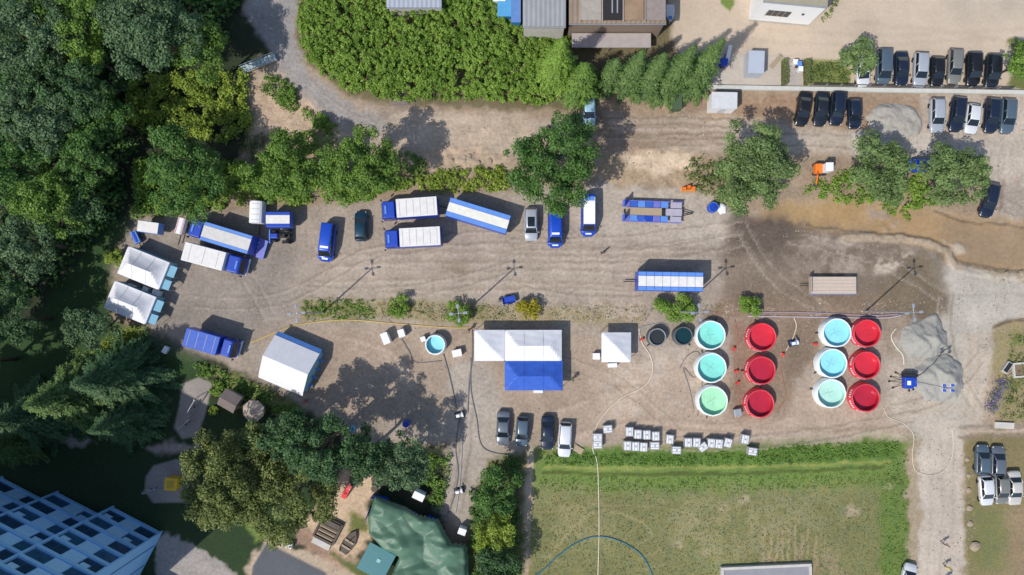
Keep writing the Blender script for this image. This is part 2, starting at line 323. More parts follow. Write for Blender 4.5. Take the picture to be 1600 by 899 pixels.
for i in range(10):
    a = 0.2 + i * 0.28; streak([(935 + math.cos(a) * r * 1.0, 900 - math.sin(a) * r * 0.8) for r in (70, 105)], 3, (0.3, 0.27, 0.15), 0.4)
streak([(860, 870), (900, 820), (940, 800), (1000, 815), (1040, 870)], 4, (0.32, 0.29, 0.16), 0.5); streak([(850, 800), (920, 790), (1010, 790)], 3, (0.3, 0.27, 0.15), 0.4)
for x, y in ((1390, 760), (1130, 790), (1075, 802), (1082, 812), (1160, 780), (1330, 800), (1060, 850), (1105, 862)):
    paint([(x - 5, y - 3), (x + 5, y - 4), (x + 6, y + 4), (x - 4, y + 4)], (0.42, 0.34, 0.24), 4, amt=0.7)
paint([(860, 780), (900, 770), (960, 790), (950, 840), (870, 850)], (0.24, 0.215, 0.115), 14, amt=0.6, speck=0.5, grass=0.8)
paint([(1040, 800), (1150, 785), (1260, 800), (1300, 850), (1120, 870), (1050, 850)], (0.25, 0.22, 0.125), 18, amt=0.6, speck=0.5, grass=0.8)
paint([(1150, 760), (1260, 765), (1340, 800), (1240, 800)], (0.20, 0.205, 0.12), 16, amt=0.6, speck=0.5, grass=0.9)
paint([(1419, 700), (1436, 690), (1437, 1200), (1420, 1200)], (0.33, 0.27, 0.19), 3, grass=0.3)
# footpath beside the field
paint([(821, 702), (834, 702), (830, 800), (825, 900), (822, 1200), (808, 1200), (811, 899), (818, 800)], (0.44, 0.36, 0.27), 2, 'footpath', warp=False)
paint([(690, 1200), (735, 800), (760, 720), (822, 706), (812, 1200)], (0.10, 0.11, 0.04), 6, 'lawn', grass=1)
# nursery garden
paint([(470, 815), (520, 770), (535, 735), (590, 738), (590, 770), (575, 790), (580, 835), (555, 875), (500, 850)], (0.50, 0.385, 0.26), 4, 'garden_sand')
paint([(545, 805), (572, 805), (572, 830), (548, 828)], (0.13, 0.15, 0.05), 4, grass=1)
paint([(385, 890), (420, 842), (470, 860), (560, 895), (600, 920), (560, 1200), (380, 1200)], (0.42, 0.34, 0.25), 3, 'garden_path')
paint([(465, 825), (500, 845), (560, 880), (590, 899), (575, 912), (500, 872), (460, 845)], (0.36, 0.24, 0.17), 3, amt=0.8); paint([(520, 868), (580, 890), (610, 920), (560, 905)], (0.09, 0.12, 0.04), 4, grass=1)
paint([(417, 848), (508, 894), (530, 930), (500, 1200), (360, 1200), (395, 885)], (0.10, 0.11, 0.125), 1.5, 'dark_court', warp=False, sm=.8)  # even dark grey patch with a sharp edge
paint([(285, 600), (310, 590), (332, 598), (320, 650), (308, 682), (285, 686), (272, 668), (280, 635)], (0.30, 0.275, 0.25), 2, 'play_area', warp=False, sm=.6)
paint([(228, 745), (240, 728), (275, 718), (305, 722), (300, 785), (240, 786), (226, 768)], (0.30, 0.275, 0.25), 2, 'play_area', warp=False, sm=.6)
paint([(28, 682), (60, 676), (140, 680), (150, 692), (80, 697), (30, 696)], (0.30, 0.26, 0.23), 3, 'garden_path')
paint([(230, 700), (260, 690), (310, 696), (300, 705), (240, 710)], (0.30, 0.26, 0.23), 4)
paint([(245, 838), (262, 836), (330, 868), (375, 905), (360, 1200), (240, 1200)], (0.30, 0.28, 0.26), 2, 'garden_path')
paint([(375, 800), (400, 800), (440, 830), (400, 845)], (0.13, 0.2, 0.05), 4, grass=1)  # brighter grass painted where sun reaches the lawn
paint([(330, 570), (400, 600), (470, 640), (440, 645), (380, 610), (325, 585)], (0.17, 0.19, 0.07), 4, grass=0.9)
# industrial yard, top right
paint([(1030, -300), (1900, -300), (1900, 150), (1600, 143), (1400, 138), (1100, 134), (1090, 110), (1060, 90), (1040, 60)], (0.49, 0.415, 0.32), 3, 'paved_yard', warp=False, sm=.8)
paint([(1100, 84), (1155, 82), (1225, 86), (1235, 136), (1098, 135)], (0.46, 0.42, 0.36), 2, warp=False)
paint([(1380, -100), (1900, -100), (1900, 40), (1480, 30)], (0.44, 0.39, 0.32), 30, amt=0.7, warp=False)
for a in ([(1160, 60), (1300, 70), (1560, 60)], [(1200, 48), (1400, 55), (1600, 45)], [(1330, 35), (1480, 50), (1600, 70)]):
    streak(a, 6, (0.43, 0.36, 0.28), 0.5, 4)
streak([(1100, 84), (1250, 86)], 2.5, (0.4, 0.35, 0.28), 0.6, 1)
paint([(1254, 92), (1312, 95), (1330, 110), (1328, 134), (1256, 133)], (0.16, 0.19, 0.06), 3, 'verge', grass=1, warp=False)
paint([(1234, 92), (1254, 92), (1254, 134), (1232, 134)], (0.36, 0.34, 0.31), 2, warp=False)
paint([(1122, -40), (1150, -40), (1147, 8), (1140, 18), (1126, 6)], (0.14, 0.2, 0.05), 2, 'verge', grass=1, warp=False)
paint([(1576, 60), (1900, 60), (1900, 142), (1578, 140)], (0.12, 0.14, 0.05), 3, 'verge', grass=1)
# right plots
paint([(1552, 506), (1600, 500), (1900, 500), (1900, 662), (1556, 660), (1550, 600)], (0.25, 0.215, 0.12), 4, 'verge', grass=0.6)
paint([(1580, 520), (1620, 520), (1620, 580), (1570, 640), (1572, 590)], (0.15, 0.17, 0.06), 8, grass=1, speck=0.7)
paint([(1506, 684), (1900, 676), (1900, 1200), (1508, 1200), (1510, 800)], (0.19, 0.165, 0.085), 4, 'verge', grass=0.8)
paint([(1570, 790), (1900, 790), (1900, 1200), (1570, 1200)], (0.26, 0.195, 0.12), 14, amt=0.8); paint([(1520, 795), (1570, 790), (1575, 890), (1520, 890)], (0.15, 0.165, 0.07), 12, grass=1)
for y, c in ((668, (0.25, 0.21, 0.165)), (676, (0.45, 0.38, 0.3)), (684, (0.22, 0.18, 0.13))): streak([(1500, y), (1560, y - 2), (1700, y - 4)], 5, c, 0.8)
streak([(1550, 512), (1570, 504), (1620, 500)], 5, (0.14, 0.1, 0.07), 0.9, z=0.25)
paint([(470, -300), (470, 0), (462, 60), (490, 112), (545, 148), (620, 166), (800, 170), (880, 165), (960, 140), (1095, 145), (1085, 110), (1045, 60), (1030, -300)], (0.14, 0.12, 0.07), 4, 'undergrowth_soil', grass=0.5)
paint([(940, 138), (1060, 138), (1060, 175), (1000, 178), (930, 170)], (0.33, 0.25, 0.17), 6, bumps=0.5, bs=14)

paint([(1130, 350), (1200, 345), (1290, 400), (1300, 470), (1180, 500), (1125, 480)], (0.19, 0.15, 0.115), 14, amt=0.7, speck=0.5)
paint([(1135, 345), (1205, 338), (1250, 350), (1235, 378), (1190, 405), (1150, 400)], (0.115, 0.09, 0.07), 8, amt=0.95, wet=0.3)
paint([(1370, 440), (1420, 405), (1478, 400), (1482, 488), (1440, 500), (1380, 490)], (0.15, 0.12, 0.08), 7, amt=0.85, wet=0.3)
paint([(1150, 420), (1260, 445), (1360, 465), (1370, 485), (1150, 488)], (0.185, 0.145, 0.105), 10, amt=0.75)
paint([(1130, 395), (1180, 395), (1200, 450), (1140, 460)], (0.20, 0.16, 0.12), 10, amt=0.7)
rr_ = random.Random(12)
for (x0, y0, x1, y1, bend) in ((300, 470, 560, 400, 30), (470, 455, 800, 415, 20), (560, 400, 900, 372, -14), (800, 380, 1160, 352, 10), (820, 455, 1000, 470, 8), (880, 400, 1160, 372, 10), (1000, 690, 1430, 650, 16), (840, 560, 1060, 680, -26), (600, 560, 740, 640, 20), (420, 500, 300, 380, 20), (1160, 350, 1290, 480, 20), (1240, 370, 1470, 460, -18), (1480, 460, 1530, 640, 22), (1400, 640, 1530, 560, 20), (900, 200, 1240, 200, 8), (1000, 222, 1330, 222, -6), (480, 130, 620, 205, 16), (1460, 210, 1590, 330, 20)):
    dx, dy = x1 - x0, y1 - y0; ln_ = math.hypot(dx, dy); ux, uy = -dy / ln_, dx / ln_
    for off in (-9, 9):
        pts_ = [(x0 + dx * t + ux * (off + bend * math.sin(t * 3.14)), y0 + dy * t + uy * (off + bend * math.sin(t * 3.14))) for t in (0, .2, .4, .6, .8, 1)]
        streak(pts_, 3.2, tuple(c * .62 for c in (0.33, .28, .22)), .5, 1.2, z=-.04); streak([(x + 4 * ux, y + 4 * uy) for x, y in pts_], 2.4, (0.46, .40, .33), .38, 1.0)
soilm = np.clip(1 - GRASS * 2, 0, 1)[..., None]; COL *= 1 + soilm * (np.array([0.975, 0.935, 0.925]) - 1)
COL *= (0.86 + 0.28 * N2[..., None]); COL *= (0.92 + 0.16 * N3[..., None])
edge = np.minimum.reduce([GX - xs[0], xs[-1] - GX, GY - ys[0], ys[-1] - GY]); Z = Z - 0.6 * np.clip(1 - edge / 12, 0, 1)
def terrain_z(px, py):
    return float(Z[int(np.clip(round((py - ys[0]) / GS), 0, ny - 1)), int(np.clip(round((px - xs[0]) / GS), 0, nx - 1))])

gm = bpy.data.materials.new('soil'); gm.use_nodes = True; nt = gm.node_tree; n = nt.nodes; l = nt.links; b = n['Principled BSDF']
ac = n.new('ShaderNodeAttribute'); ac.attribute_name = 'soil_colour'; ag = n.new('ShaderNodeAttribute'); ag.attribute_name = 'grassy'; aw = n.new('ShaderNodeAttribute'); aw.attribute_name = 'wetness'; as_ = n.new('ShaderNodeAttribute'); as_.attribute_name = 'smoothness'
ge = n.new('ShaderNodeNewGeometry')
def noise(sc, det=5, ro=0.6):
    q = n.new('ShaderNodeTexNoise'); q.inputs['Scale'].default_value = sc; q.inputs['Detail'].default_value = det; q.inputs['Roughness'].default_value = ro
    l.new(ge.outputs['Position'], q.inputs['Vector']); return q.outputs[0]
def math_(op, a, b_=None, c=None):
    q = n.new('ShaderNodeMath'); q.operation = op
    for i, v in enumerate((a, b_, c)):
        if v is None: continue
        if isinstance(v, (int, float)): q.inputs[i].default_value = v
        else: l.new(v, q.inputs[i])
    return q.outputs[0]
f1 = noise(2.2, 8, 0.75); f2 = noise(0.35, 6); f3 = noise(5.0, 4, 0.8)
soilf = math_('ADD', math_('MULTIPLY_ADD', f1, 1.5, 0.22), math_('MULTIPLY_ADD', f2, 0.7, -0.35))
sf = n.new('ShaderNodeMix'); l.new(math_('MULTIPLY', as_.outputs['Fac'], .85), sf.inputs[0]); l.new(soilf, sf.inputs[2]); sf.inputs[3].default_value = 0.97; soilf = sf.outputs[0]
gr = math_('ADD', math_('MULTIPLY_ADD', f3, 1.7, -0.05), math_('MULTIPLY_ADD', f1, 0.9, -0.3))
gf = n.new('ShaderNodeMix'); l.new(ag.outputs['Fac'], gf.inputs[0]); l.new(soilf, gf.inputs[2]); l.new(gr, gf.inputs[3])
vm = n.new('ShaderNodeVectorMath'); vm.operation = 'SCALE'; l.new(ac.outputs['Color'], vm.inputs[0]); l.new(gf.outputs[0], vm.inputs['Scale'])
hue = n.new('ShaderNodeMix'); hue.data_type = 'RGBA'; hue.blend_type = 'MULTIPLY'; hue.inputs[7].default_value = (1.3, 1.08, 0.85, 1)
l.new(vm.outputs[0], hue.inputs[6]); l.new(math_('MULTIPLY', ag.outputs['Fac'], math_('MULTIPLY_ADD', noise(0.8, 5), 2.2, -0.75)), hue.inputs[0]); hue.clamp_factor = True
l.new(hue.outputs[2], b.inputs['Base Color'])
l.new(math_('MULTIPLY_ADD', aw.outputs['Fac'], -0.9, 0.92), b.inputs['Roughness']); b.inputs['Specular IOR Level'].default_value = 0.3
bp = n.new('ShaderNodeBump'); bp.inputs['Distance'].default_value = 0.12; l.new(math_('ADD', f1, math_('MULTIPLY', f3, ag.outputs['Fac'])), bp.inputs['Height'])
l.new(math_('MULTIPLY_ADD', aw.outputs['Fac'], -0.6, 0.55), bp.inputs['Strength']); l.new(bp.outputs[0], b.inputs['Normal'])

VX = (GX - NX) * S; VY = (NY - GY) * S
idx = np.arange(nx * ny).reshape(ny, nx)
quad = np.stack([idx[1:, :-1], idx[1:, 1:], idx[:-1, 1:], idx[:-1, :-1]], -1).reshape(-1, 4); fz = ZONE[:-1, :-1].reshape(-1)
P3 = np.stack([VX, VY, Z], -1).reshape(-1, 3); PC = np.concatenate([COL, np.ones(COL.shape[:2] + (1,))], -1).reshape(-1, 4)
def np_mesh(name, verts, quads):
    me = bpy.data.meshes.new(name); me.vertices.add(len(verts)); me.vertices.foreach_set('co', verts.astype(np.float32).ravel())
    k = quads.shape[1]; me.loops.add(quads.size); me.loops.foreach_set('vertex_index', quads.astype(np.int32).ravel())
    me.polygons.add(len(quads)); me.polygons.foreach_set('loop_start', np.arange(0, quads.size, k, dtype=np.int32))
    me.update(calc_edges=True); me.validate(); return me
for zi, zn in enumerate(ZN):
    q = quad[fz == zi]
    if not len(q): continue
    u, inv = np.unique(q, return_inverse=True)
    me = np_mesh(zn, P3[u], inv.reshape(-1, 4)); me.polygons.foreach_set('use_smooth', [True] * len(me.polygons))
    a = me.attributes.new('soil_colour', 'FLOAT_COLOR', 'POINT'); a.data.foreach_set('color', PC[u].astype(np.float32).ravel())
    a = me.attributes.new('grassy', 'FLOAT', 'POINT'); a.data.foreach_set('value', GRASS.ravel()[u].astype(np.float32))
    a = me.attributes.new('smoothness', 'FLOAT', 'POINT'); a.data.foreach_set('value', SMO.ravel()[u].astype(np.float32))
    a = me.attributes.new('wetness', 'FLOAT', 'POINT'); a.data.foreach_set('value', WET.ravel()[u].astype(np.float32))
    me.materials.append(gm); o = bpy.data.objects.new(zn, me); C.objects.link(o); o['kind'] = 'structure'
far = MB().add([(-900, -900, -0.45), (900, -900, -0.45), (900, 900, -0.45), (-900, 900, -0.45)], [(0, 1, 2, 3)]).build('surrounding_land', mat('far_land', (0.10, 0.12, 0.05), 0.95, var=0.4, scale=0.05))
far['kind'] = 'structure'

# ------------------------------------------------------------------ vegetation
rng = np.random.default_rng(5)
BARK = mat('bark', (0.11, 0.085, 0.06), 0.9, var=0.3, scale=4, bump=0.6)
def unit(v): return v / np.maximum(np.linalg.norm(v, axis=1, keepdims=True), 1e-6)
def leaves_mesh(name, Cn, Nn, size, aspect=0.62, dirs=None):
    k = len(Cn); Nn = unit(Nn); a = dirs if dirs is not None else rng.normal(size=(k, 3))
    a = unit(a - Nn * np.sum(a * Nn, 1, keepdims=True)); b_ = np.cross(Nn, a); s_ = size[:, None]
    v = np.stack([Cn - a * s_ * 0.5, Cn + b_ * s_ * aspect * 0.5 + a * s_ * 0.05, Cn + a * s_ * 0.5 - Nn * s_ * 0.08, Cn - b_ * s_ * aspect * 0.5 + a * s_ * 0.05], 1).reshape(-1, 3)
    return np_mesh(name, v, np.arange(4 * k).reshape(-1, 4))
def leaf_object(name, Cn, Nn, size, m, parent=None, aspect=0.62, dirs=None):
    me = leaves_mesh(name, Cn, Nn, size, aspect, dirs); me.materials.append(m)
    o = bpy.data.objects.new(name, me); C.objects.link(o); o.parent = parent; return o

LM = dict(
 dark=leafmat('leaf_dark_blue_green', (0.022, 0.055, 0.022), (0.105, 0.20, 0.07)),
 blue=leafmat('leaf_grey_green', (0.035, 0.075, 0.034), (0.16, 0.255, 0.115)),
 mid=leafmat('leaf_mid_green', (0.05, 0.11, 0.016), (0.195, 0.32, 0.055)),
 deep=leafmat('leaf_deep_green', (0.028, 0.078, 0.018), (0.125, 0.245, 0.052)),
 bright=leafmat('leaf_bright_green', (0.085, 0.17, 0.02), (0.29, 0.44, 0.075), 0.32),
 lime=leafmat('leaf_lime', (0.11, 0.17, 0.02), (0.36, 0.46, 0.07), 0.3),
 olive=leafmat('leaf_olive', (0.055, 0.085, 0.022), (0.215, 0.28, 0.085)),
 sage=leafmat('leaf_sage', (0.06, 0.105, 0.035), (0.225, 0.325, 0.11)),
 yolive=leafmat('leaf_yellow_olive', (0.055, 0.078, 0.018), (0.235, 0.275, 0.08)),
 pine=leafmat('needle_green', (0.03, 0.07, 0.016), (0.165, 0.26, 0.07), 0.15),
 dpine=leafmat('needle_dark', (0.02, 0.055, 0.022), (0.10, 0.185, 0.07), 0.15),
 turf=leafmat('turf_blade', (0.08, 0.11, 0.04), (0.20, 0.235, 0.10), 0.1),
 yellow=leafmat('leaf_yellow', (0.10, 0.11, 0.01), (0.55, 0.47, 0.03), 0.25))

def tree(label, px, py, r, h, lm, name='broadleaf_tree', flat=0.62, dens=140, lsz=0.30, asp=1.0, rot=0.0, group=None, gaps=1.0):
    """px,py,r: the crown as the photograph shows it; h: height of the tree in metres"""
    rm = 1.07 * r * S * (1 - h * 0.7 / H); ch = h * 0.66; base = T(px, py, ch); hz = min(rm * flat * 1.25, h * 0.42)
    root = thing(name, label, 'tree', (base.x, base.y, 0), 0, group)
    M = int(18 + rm * rm * 2.4); d = unit(rng.normal(size=(M, 3))); d[:, 2] = np.abs(d[:, 2]) * 1.0 - 0.28 * rng.random(M); d = unit(d)
    az = np.arctan2(d[:, 1], d[:, 0]); ph = rng.random(4) * 6.28
    irr = 1 + 0.13 * np.sin(2 * az + ph[0]) + 0.10 * np.sin(3 * az + ph[1]) + 0.08 * np.sin(5 * az + ph[2]) + 0.05 * np.sin(9 * az + ph[3])
    fr = (0.22 + 0.78 * rng.random(M) ** 0.5) * irr * 0.9
    cc = d * fr[:, None] * np.array([rm * asp, rm, hz])
    cr_, sr_ = math.cos(R(rot)), math.sin(R(rot)); cc = np.stack([cc[:, 0] * cr_ - cc[:, 1] * sr_, cc[:, 0] * sr_ + cc[:, 1] * cr_, cc[:, 2] + ch], 1)
    crad = (0.085 * rm + 0.45) * (0.5 + 1.0 * rng.random(M)); wts = crad ** 2; n_ = int(math.pi * rm * rm * asp * dens)
    ci = rng.choice(M, n_, p=wts / wts.sum()); o_ = unit(rng.normal(size=(n_, 3))); o_[:, 2] = np.abs(o_[:, 2]) - 0.25
    ps = cc[ci] + o_ * (crad[ci] * rng.random(n_) ** 0.45)[:, None] * np.array([1, 1, 0.75])
    nn = o_ * 0.75 + np.array([0, 0, 0.55]) + rng.normal(size=(n_, 3)) * 0.45
    ps[:, 2] = np.maximum(ps[:, 2], 0.25)
    leaf_object('crown', ps, nn, lsz * (0.6 + 0.8 * rng.random(n_)), lm, root)
    tb = MB(); tr = 0.03 * h * 0.55 + 0.05
    tb.cyl((0, 0, -0.3), (0.05 * rm * random.uniform(-1, 1), 0.05 * rm * random.uniform(-1, 1), ch), tr, tr * 0.55, 10)
    for k in range(7):
        j = int(rng.integers(M)); e = cc[j] * 0.96; e[2] = cc[j][2] - 0.2
        tb.cyl((0, 0, h * (0.28 + 0.05 * k)), tuple(e), tr * 0.42, tr * 0.12, 6)
    tb.build('trunk', BARK, root, smooth=True)
    return root
def shrub(label, px, py, r, h, lm, name='shrub', dens=120, lsz=0.26, asp=1.0, group=None):
    rm = r * S; p = T(px, py, h * 0.4); root = thing(name, label, 'shrub', (p.x, p.y, 0), 0, group)
    M = 16; a = rng.random(M) * 6.28; q = np.sqrt(rng.random(M)) * 0.75
    cc = np.stack([np.cos(a) * q * rm * asp, np.sin(a) * q * rm, h * (0.35 + 0.35 * rng.random(M) * (1 - q * 0.6))], 1)
    n_ = int(math.pi * rm * rm * asp * dens) + 60; ci = rng.integers(M, size=n_); o_ = unit(rng.normal(size=(n_, 3))); o_[:, 2] = np.abs(o_[:, 2]) - 0.3
    ps = cc[ci] + o_ * (rm * 0.33 * rng.random(n_) ** 0.4)[:, None]; ps[:, 2] = np.clip(ps[:, 2], 0.05, h)
    leaf_object('foliage', ps, o_ * 0.7 + np.array([0, 0, 0.6]) + rng.normal(size=(n_, 3)) * 0.4, lsz * (0.6 + 0.8 * rng.random(n_)), lm, root)
    tb = MB()
    for k in range(6): tb.cyl((0.04 * math.cos(k), 0.04 * math.sin(k), -0.1), tuple(cc[k]), 0.05, 0.015, 6)
    tb.build('stem', BARK, root)
    return root
def conifer(label, px, py, r, h, lm, group=None, name='conifer_tree'):
    """px,py: the foot of the trunk"""
    p = T(px, py, 0); rm = r * S; root = thing(name, label, 'tree', p, 0, group)
    P_, D_, Nn_, Sz = [], [], [], []; nl = int(h / 0.42)
    for k in range(nl):
        t = k / nl; z = 0.8 + (h - 0.8) * t; L = rm * (1 - t) ** 0.9 * random.uniform(0.62, 1.18) + 0.1
        nb = int(7 + 6 * (1 - t)); a0 = random.random() * 6
        for j in range(nb):
            a = a0 + 6.283 * j / nb + random.uniform(-0.25, 0.25); Lb = L * random.uniform(0.7, 1.15); m_ = max(3, int(Lb / 0.16))
            u = np.linspace(0.12, 1, m_); ca, sa = math.cos(a), math.sin(a)
            for sgn in (-1, 1):
                side = a + sgn * 0.85
                q = np.stack([ca * u * Lb, sa * u * Lb, z - 0.28 * u * u * Lb + 0.0 * u], 1)
                w = 0.30 * (1.15 - u) * Lb + 0.22
                dv = np.stack([np.cos(side) * np.ones(m_), np.sin(side) * np.ones(m_), -0.25 * np.ones(m_)], 1)
                P_.append(q + dv * w[:, None] * 0.42); D_.append(dv); Sz.append(w)
                Nn_.append(np.stack([ca * 0.35 + rng.normal(size=m_) * 0.25, sa * 0.35 + rng.normal(size=m_) * 0.25, np.ones(m_)], 1))
    Pq = np.concatenate(P_); Pq += rng.normal(size=Pq.shape) * 0.05; Pq[:, 2] = np.maximum(Pq[:, 2], 0.1)
    leaf_object('crown', Pq, np.concatenate(Nn_), np.concatenate(Sz), lm, root, 0.36, np.concatenate(D_))
    MB().cyl((0, 0, -0.3), (0, 0, h * 0.97), 0.02 * h, 0.02, 8).build('trunk', BARK, root, smooth=True)
    return root
def thicket(name, label, poly, h, lm, dens=70, lsz=0.36, crad=0.9):
    xa, xb = min(p[0] for p in poly), max(p[0] for p in poly); ya, yb = min(p[1] for p in poly), max(p[1] for p in poly)
    area = (xb - xa) * (yb - ya) * S * S
    def samp(k):
        X = xa + rng.random(k) * (xb - xa); Y = ya + rng.random(k) * (yb - ya); d = sdf(poly, X, Y); return X, Y, d
    X, Y, d = samp(int(area * 0.9 / crad ** 2) + 30); k = d < -2; X, Y, d = X[k], Y[k], d[k]
    hh = h * (0.55 + 0.45 * rng.random(len(X))) * np.clip(0.35 - d * S / 3.0, 0.35, 1)
    cc = np.stack([(X - NX) * S, (NY - Y) * S, hh], 1) ; M = len(cc); n_ = int(area * dens * len(d) / max(1, len(k)))
    ci = rng.integers(M, size=n_); o_ = unit(rng.normal(size=(n_, 3))); o_[:, 2] = np.abs(o_[:, 2]) - 0.2
    rr = crad * (0.6 + 0.7 * rng.random(M))
    ps = cc[ci] + o_ * (rr[ci] * rng.random(n_) ** 0.4)[:, None]; ps[:, 2] = np.maximum(ps[:, 2] - 0.3 * rr[ci], 0.06)
    k = rng.random(n_) < 0.18; ps[k, 2] *= rng.random(k.sum())
    o = leaf_object(name, ps, o_ * 0.6 + np.array([0, 0, 0.6]) + rng.normal(size=(n_, 3)) * 0.45, lsz * (0.6 + 0.8 * rng.random(n_)), lm)
    o['kind'] = 'stuff'; o['label'] = label; o['category'] = 'vegetation'; return o

FW = 'trees of the dark wood on the left'
for a in [  # label, px, py, r, height, leaves
 ('grey-green broadleaf tree filling the top left corner of the wood', 45, 55, 78, 15, 'blue'),
 ('mid-green tree second from the corner along the top edge', 122, 38, 60, 14, 'mid'),
 ('small yellowish green tree squeezed below the second tree of the top edge', 140, 88, 36, 11, 'bright'),
 ('very large grey-green tree at the top beside the shaded upper road', 243, 54, 84, 15, 'blue'),
 ('mid-green tree leaning over the shaded road at the top', 318, 84, 46, 12, 'mid'),
 ('dark brownish green tree on the left edge under the corner tree', 22, 130, 48, 12, 'dark'),
 ('dark green tree with ragged crown right of the left edge', 82, 135, 54, 12, 'dark'),
 ('grey-green tree below the gap in the upper wood', 62, 192, 58, 13, 'blue'),
 ('blue-green tree in the middle of the upper wood', 135, 150, 50, 13, 'dark'),
 ('dark tree left of the sunny yellow bushes', 165, 185, 48, 11, 'deep'),
 ('shadowed tree in the heart of the wood', 140, 245, 60, 11, 'deep'),
 ('dark green tree on the left edge halfway down the wood', 18, 262, 56, 13, 'deep'),
 ('olive-tinged tree above the lowest grey-green tree of the wood', 75, 315, 56, 12, 'mid'),
 ('shaded tree beside the dark lawn strip', 125, 330, 42, 10, 'dark'),
 ('grey-green tree lowest in the wood, above the black shade', 50, 380, 52, 12, 'blue'),
 ('nearly black tree at the left edge level with the marquees', 8, 425, 46, 11, 'dark'),
 ('nearly black tree at the left edge below the marquees', 18, 500, 46, 11, 'dark'),
 ('unseen dark tree added for shade beyond the left edge, level with the lower marquee', -70, 480, 60, 14, 'dark'), ('unseen dark tree added for shade beyond the left edge, level with the conifers', -60, 570, 60, 14, 'deep'), ('unseen dark tree added for shade beyond the left edge, level with the nursery path', -75, 670, 60, 14, 'deep')]:  # last three are unseen trees, added to cast shade on the lawn
    tree(a[0], a[1], a[2], a[3] * .94, a[4], LM[a[5]], group=FW)
for a in [
 ('large dark green tree above the parked blue truck and tarp trailers', 290, 266, 72, 11, 'deep', 1.0, 0),
 ('bright green rounded tree above the small trailers', 450, 262, 58, 10, 'mid', 1.0, 0),
 ('bright green tree between the small trailers and the twin white-roofed trucks', 562, 260, 58, 13, 'mid', 1.0, 0),
 ('big dense dark green tree overhanging the silver car and blue van', 862, 262, 74, 13, 'deep', 1.0, 0),
 ('large olive tree right of the low-loader trailer', 1174, 260, 69, 10, 'sage', 1.0, 0),
 ('middle one of three olive trees above the muddy water', 1374, 266, 54, 7, 'sage', 1.0, 0),
 ('rounded olive tree furthest right above the muddy water, beside the dark blue car', 1492, 272, 52, 7, 'sage', 1.0, 0),
 ('small thin tree leaning over the white car in the upper car park', 1342, 90, 30, 5, 'sage', 0.8, 40),
 ('dark tree cut by the right edge beside the upper car park', 1594, 100, 32, 5, 'mid', 0.7, 0),
 ('small grey-green tree just below the lower white marquee', 138, 512, 34, 7, 'blue', 1.0, 0),
 ('big yellow-olive tree next to the yellow playhouse', 355, 752, 78, 12, 'yolive', 1.0, 0),
 ('big yellow-olive tree left of the sandy nursery garden', 455, 775, 72, 11, 'yolive', 1.0, 0),
 ('dark olive tree on the upper side of the big yellow-olive trees', 412, 704, 46, 10, 'olive', 1.0, 0),
 ('dark tree whose shadow falls across the dirt yard', 502, 696, 58, 15, 'dark', 1.0, 0),  # here and in the next two trees, dark leaves partly paint in shade
 ('dark tree reaching up to the corner of the big ridge tent', 452, 680, 40, 14, 'dark', 1.0, 0),
 ('dark tree between the blue barrels and the sandy garden', 572, 712, 44, 12, 'dark', 1.0, 0),
 ('grey-green tree right of the sandy garden', 632, 722, 44, 10, 'blue', 1.0, 0),
 ('dark tree left of the footpath, beside the driveway', 782, 768, 38, 7, 'deep', 1.0, 0),
 ('lime green tree right of the green tarpaulin', 774, 832, 36, 6, 'lime', 1.0, 0),
 ('dark tree at the bottom edge below the lime green tree', 776, 890, 38, 7, 'dark', 1.0, 0)]:
    tree(a[0], a[1], a[2], a[3], a[4], LM[a[5]], asp=a[6], rot=a[7], dens=150)
for a in [('dark feathery conifer in the bottom left garden, right of the pair', 208, 585, 68, 13, 'dpine'),
          ('dark feathery conifer in the bottom left garden, furthest left', 92, 640, 66, 13, 'dpine'),
          ('dark feathery conifer in the bottom left garden, middle of the group', 150, 612, 62, 14, 'pine'),
          ('grey-green conifer above the shaded nursery lawn', 216, 652, 46, 11, 'dpine'),
          ('dark conifer at the left edge above the apartment block', 45, 690, 40, 9, 'pine')]:
    conifer(a[0], a[1], a[2], a[3], a[4], LM[a[5]], 'dark conifers in the bottom left garden')
GC = 'row of conifers behind the factory roofs'
for i, (x, y, r, h, m_, lb) in enumerate([
 (868, 122, 36, 14, 'bright', 'pale green tall conifer in front of the grey corrugated roof'),
 (905, 140, 34, 10, 'mid', 'conifer left of the dark gap in the row below the factory roofs'),
 (950, 130, 26, 9, 'pine', 'brownish conifer right of the dark gap below the factory roofs'),
 (978, 134, 29, 13, 'pine', 'tall conifer below the brown factory roof, middle of the row'),
 (1008, 138, 29, 13, 'pine', 'conifer below the right corner of the factory roof'),
 (1042, 136, 32, 15, 'pine', 'broad conifer right of the factory, with paving behind its tip'),
 (1076, 132, 31, 16, 'pine', 'last conifer of the row, casting its pointed shadow on the beige yard')]):
    conifer(lb, x, y, r, h, LM[m_], GC)
for a in [('green bush on the right end of the sandy heap by the upper road', 448, 148, 17, 2.0, 'mid'),
          ('green bush beside the upper road bend, below the sandy heap', 500, 190, 17, 1.8, 'bright'),
          ('small green bush in the middle of the grass median', 624, 479, 21, 2.8, 'bright'),
          ('green bush wrapped around the second lamp post', 716, 489, 22, 3.0, 'bright'),
          ('bright yellow bush above the white pavilion', 826, 482, 22, 3.0, 'yellow'),
          ('wide bright green bush above the dark round tanks', 1056, 486, 31, 3.2, 'bright'),
          ('round green bush between the cyan and red tank columns', 1172, 480, 22, 3.2, 'bright'),
          ('pale green bush on the lawn below the wood, left of the upper marquee', 178, 402, 18, 2.2, 'lime'),
          ('dark bush by the dark garden hut', 338, 606, 14, 1.6, 'bright'),
          ('small round lime bush below the dark garden hut', 334, 642, 9, 1.0, 'lime')]:
    shrub(a[0], a[1], a[2], a[3], a[4], LM[a[5]], asp=1.3 if a[3] == 31 else 1.0)
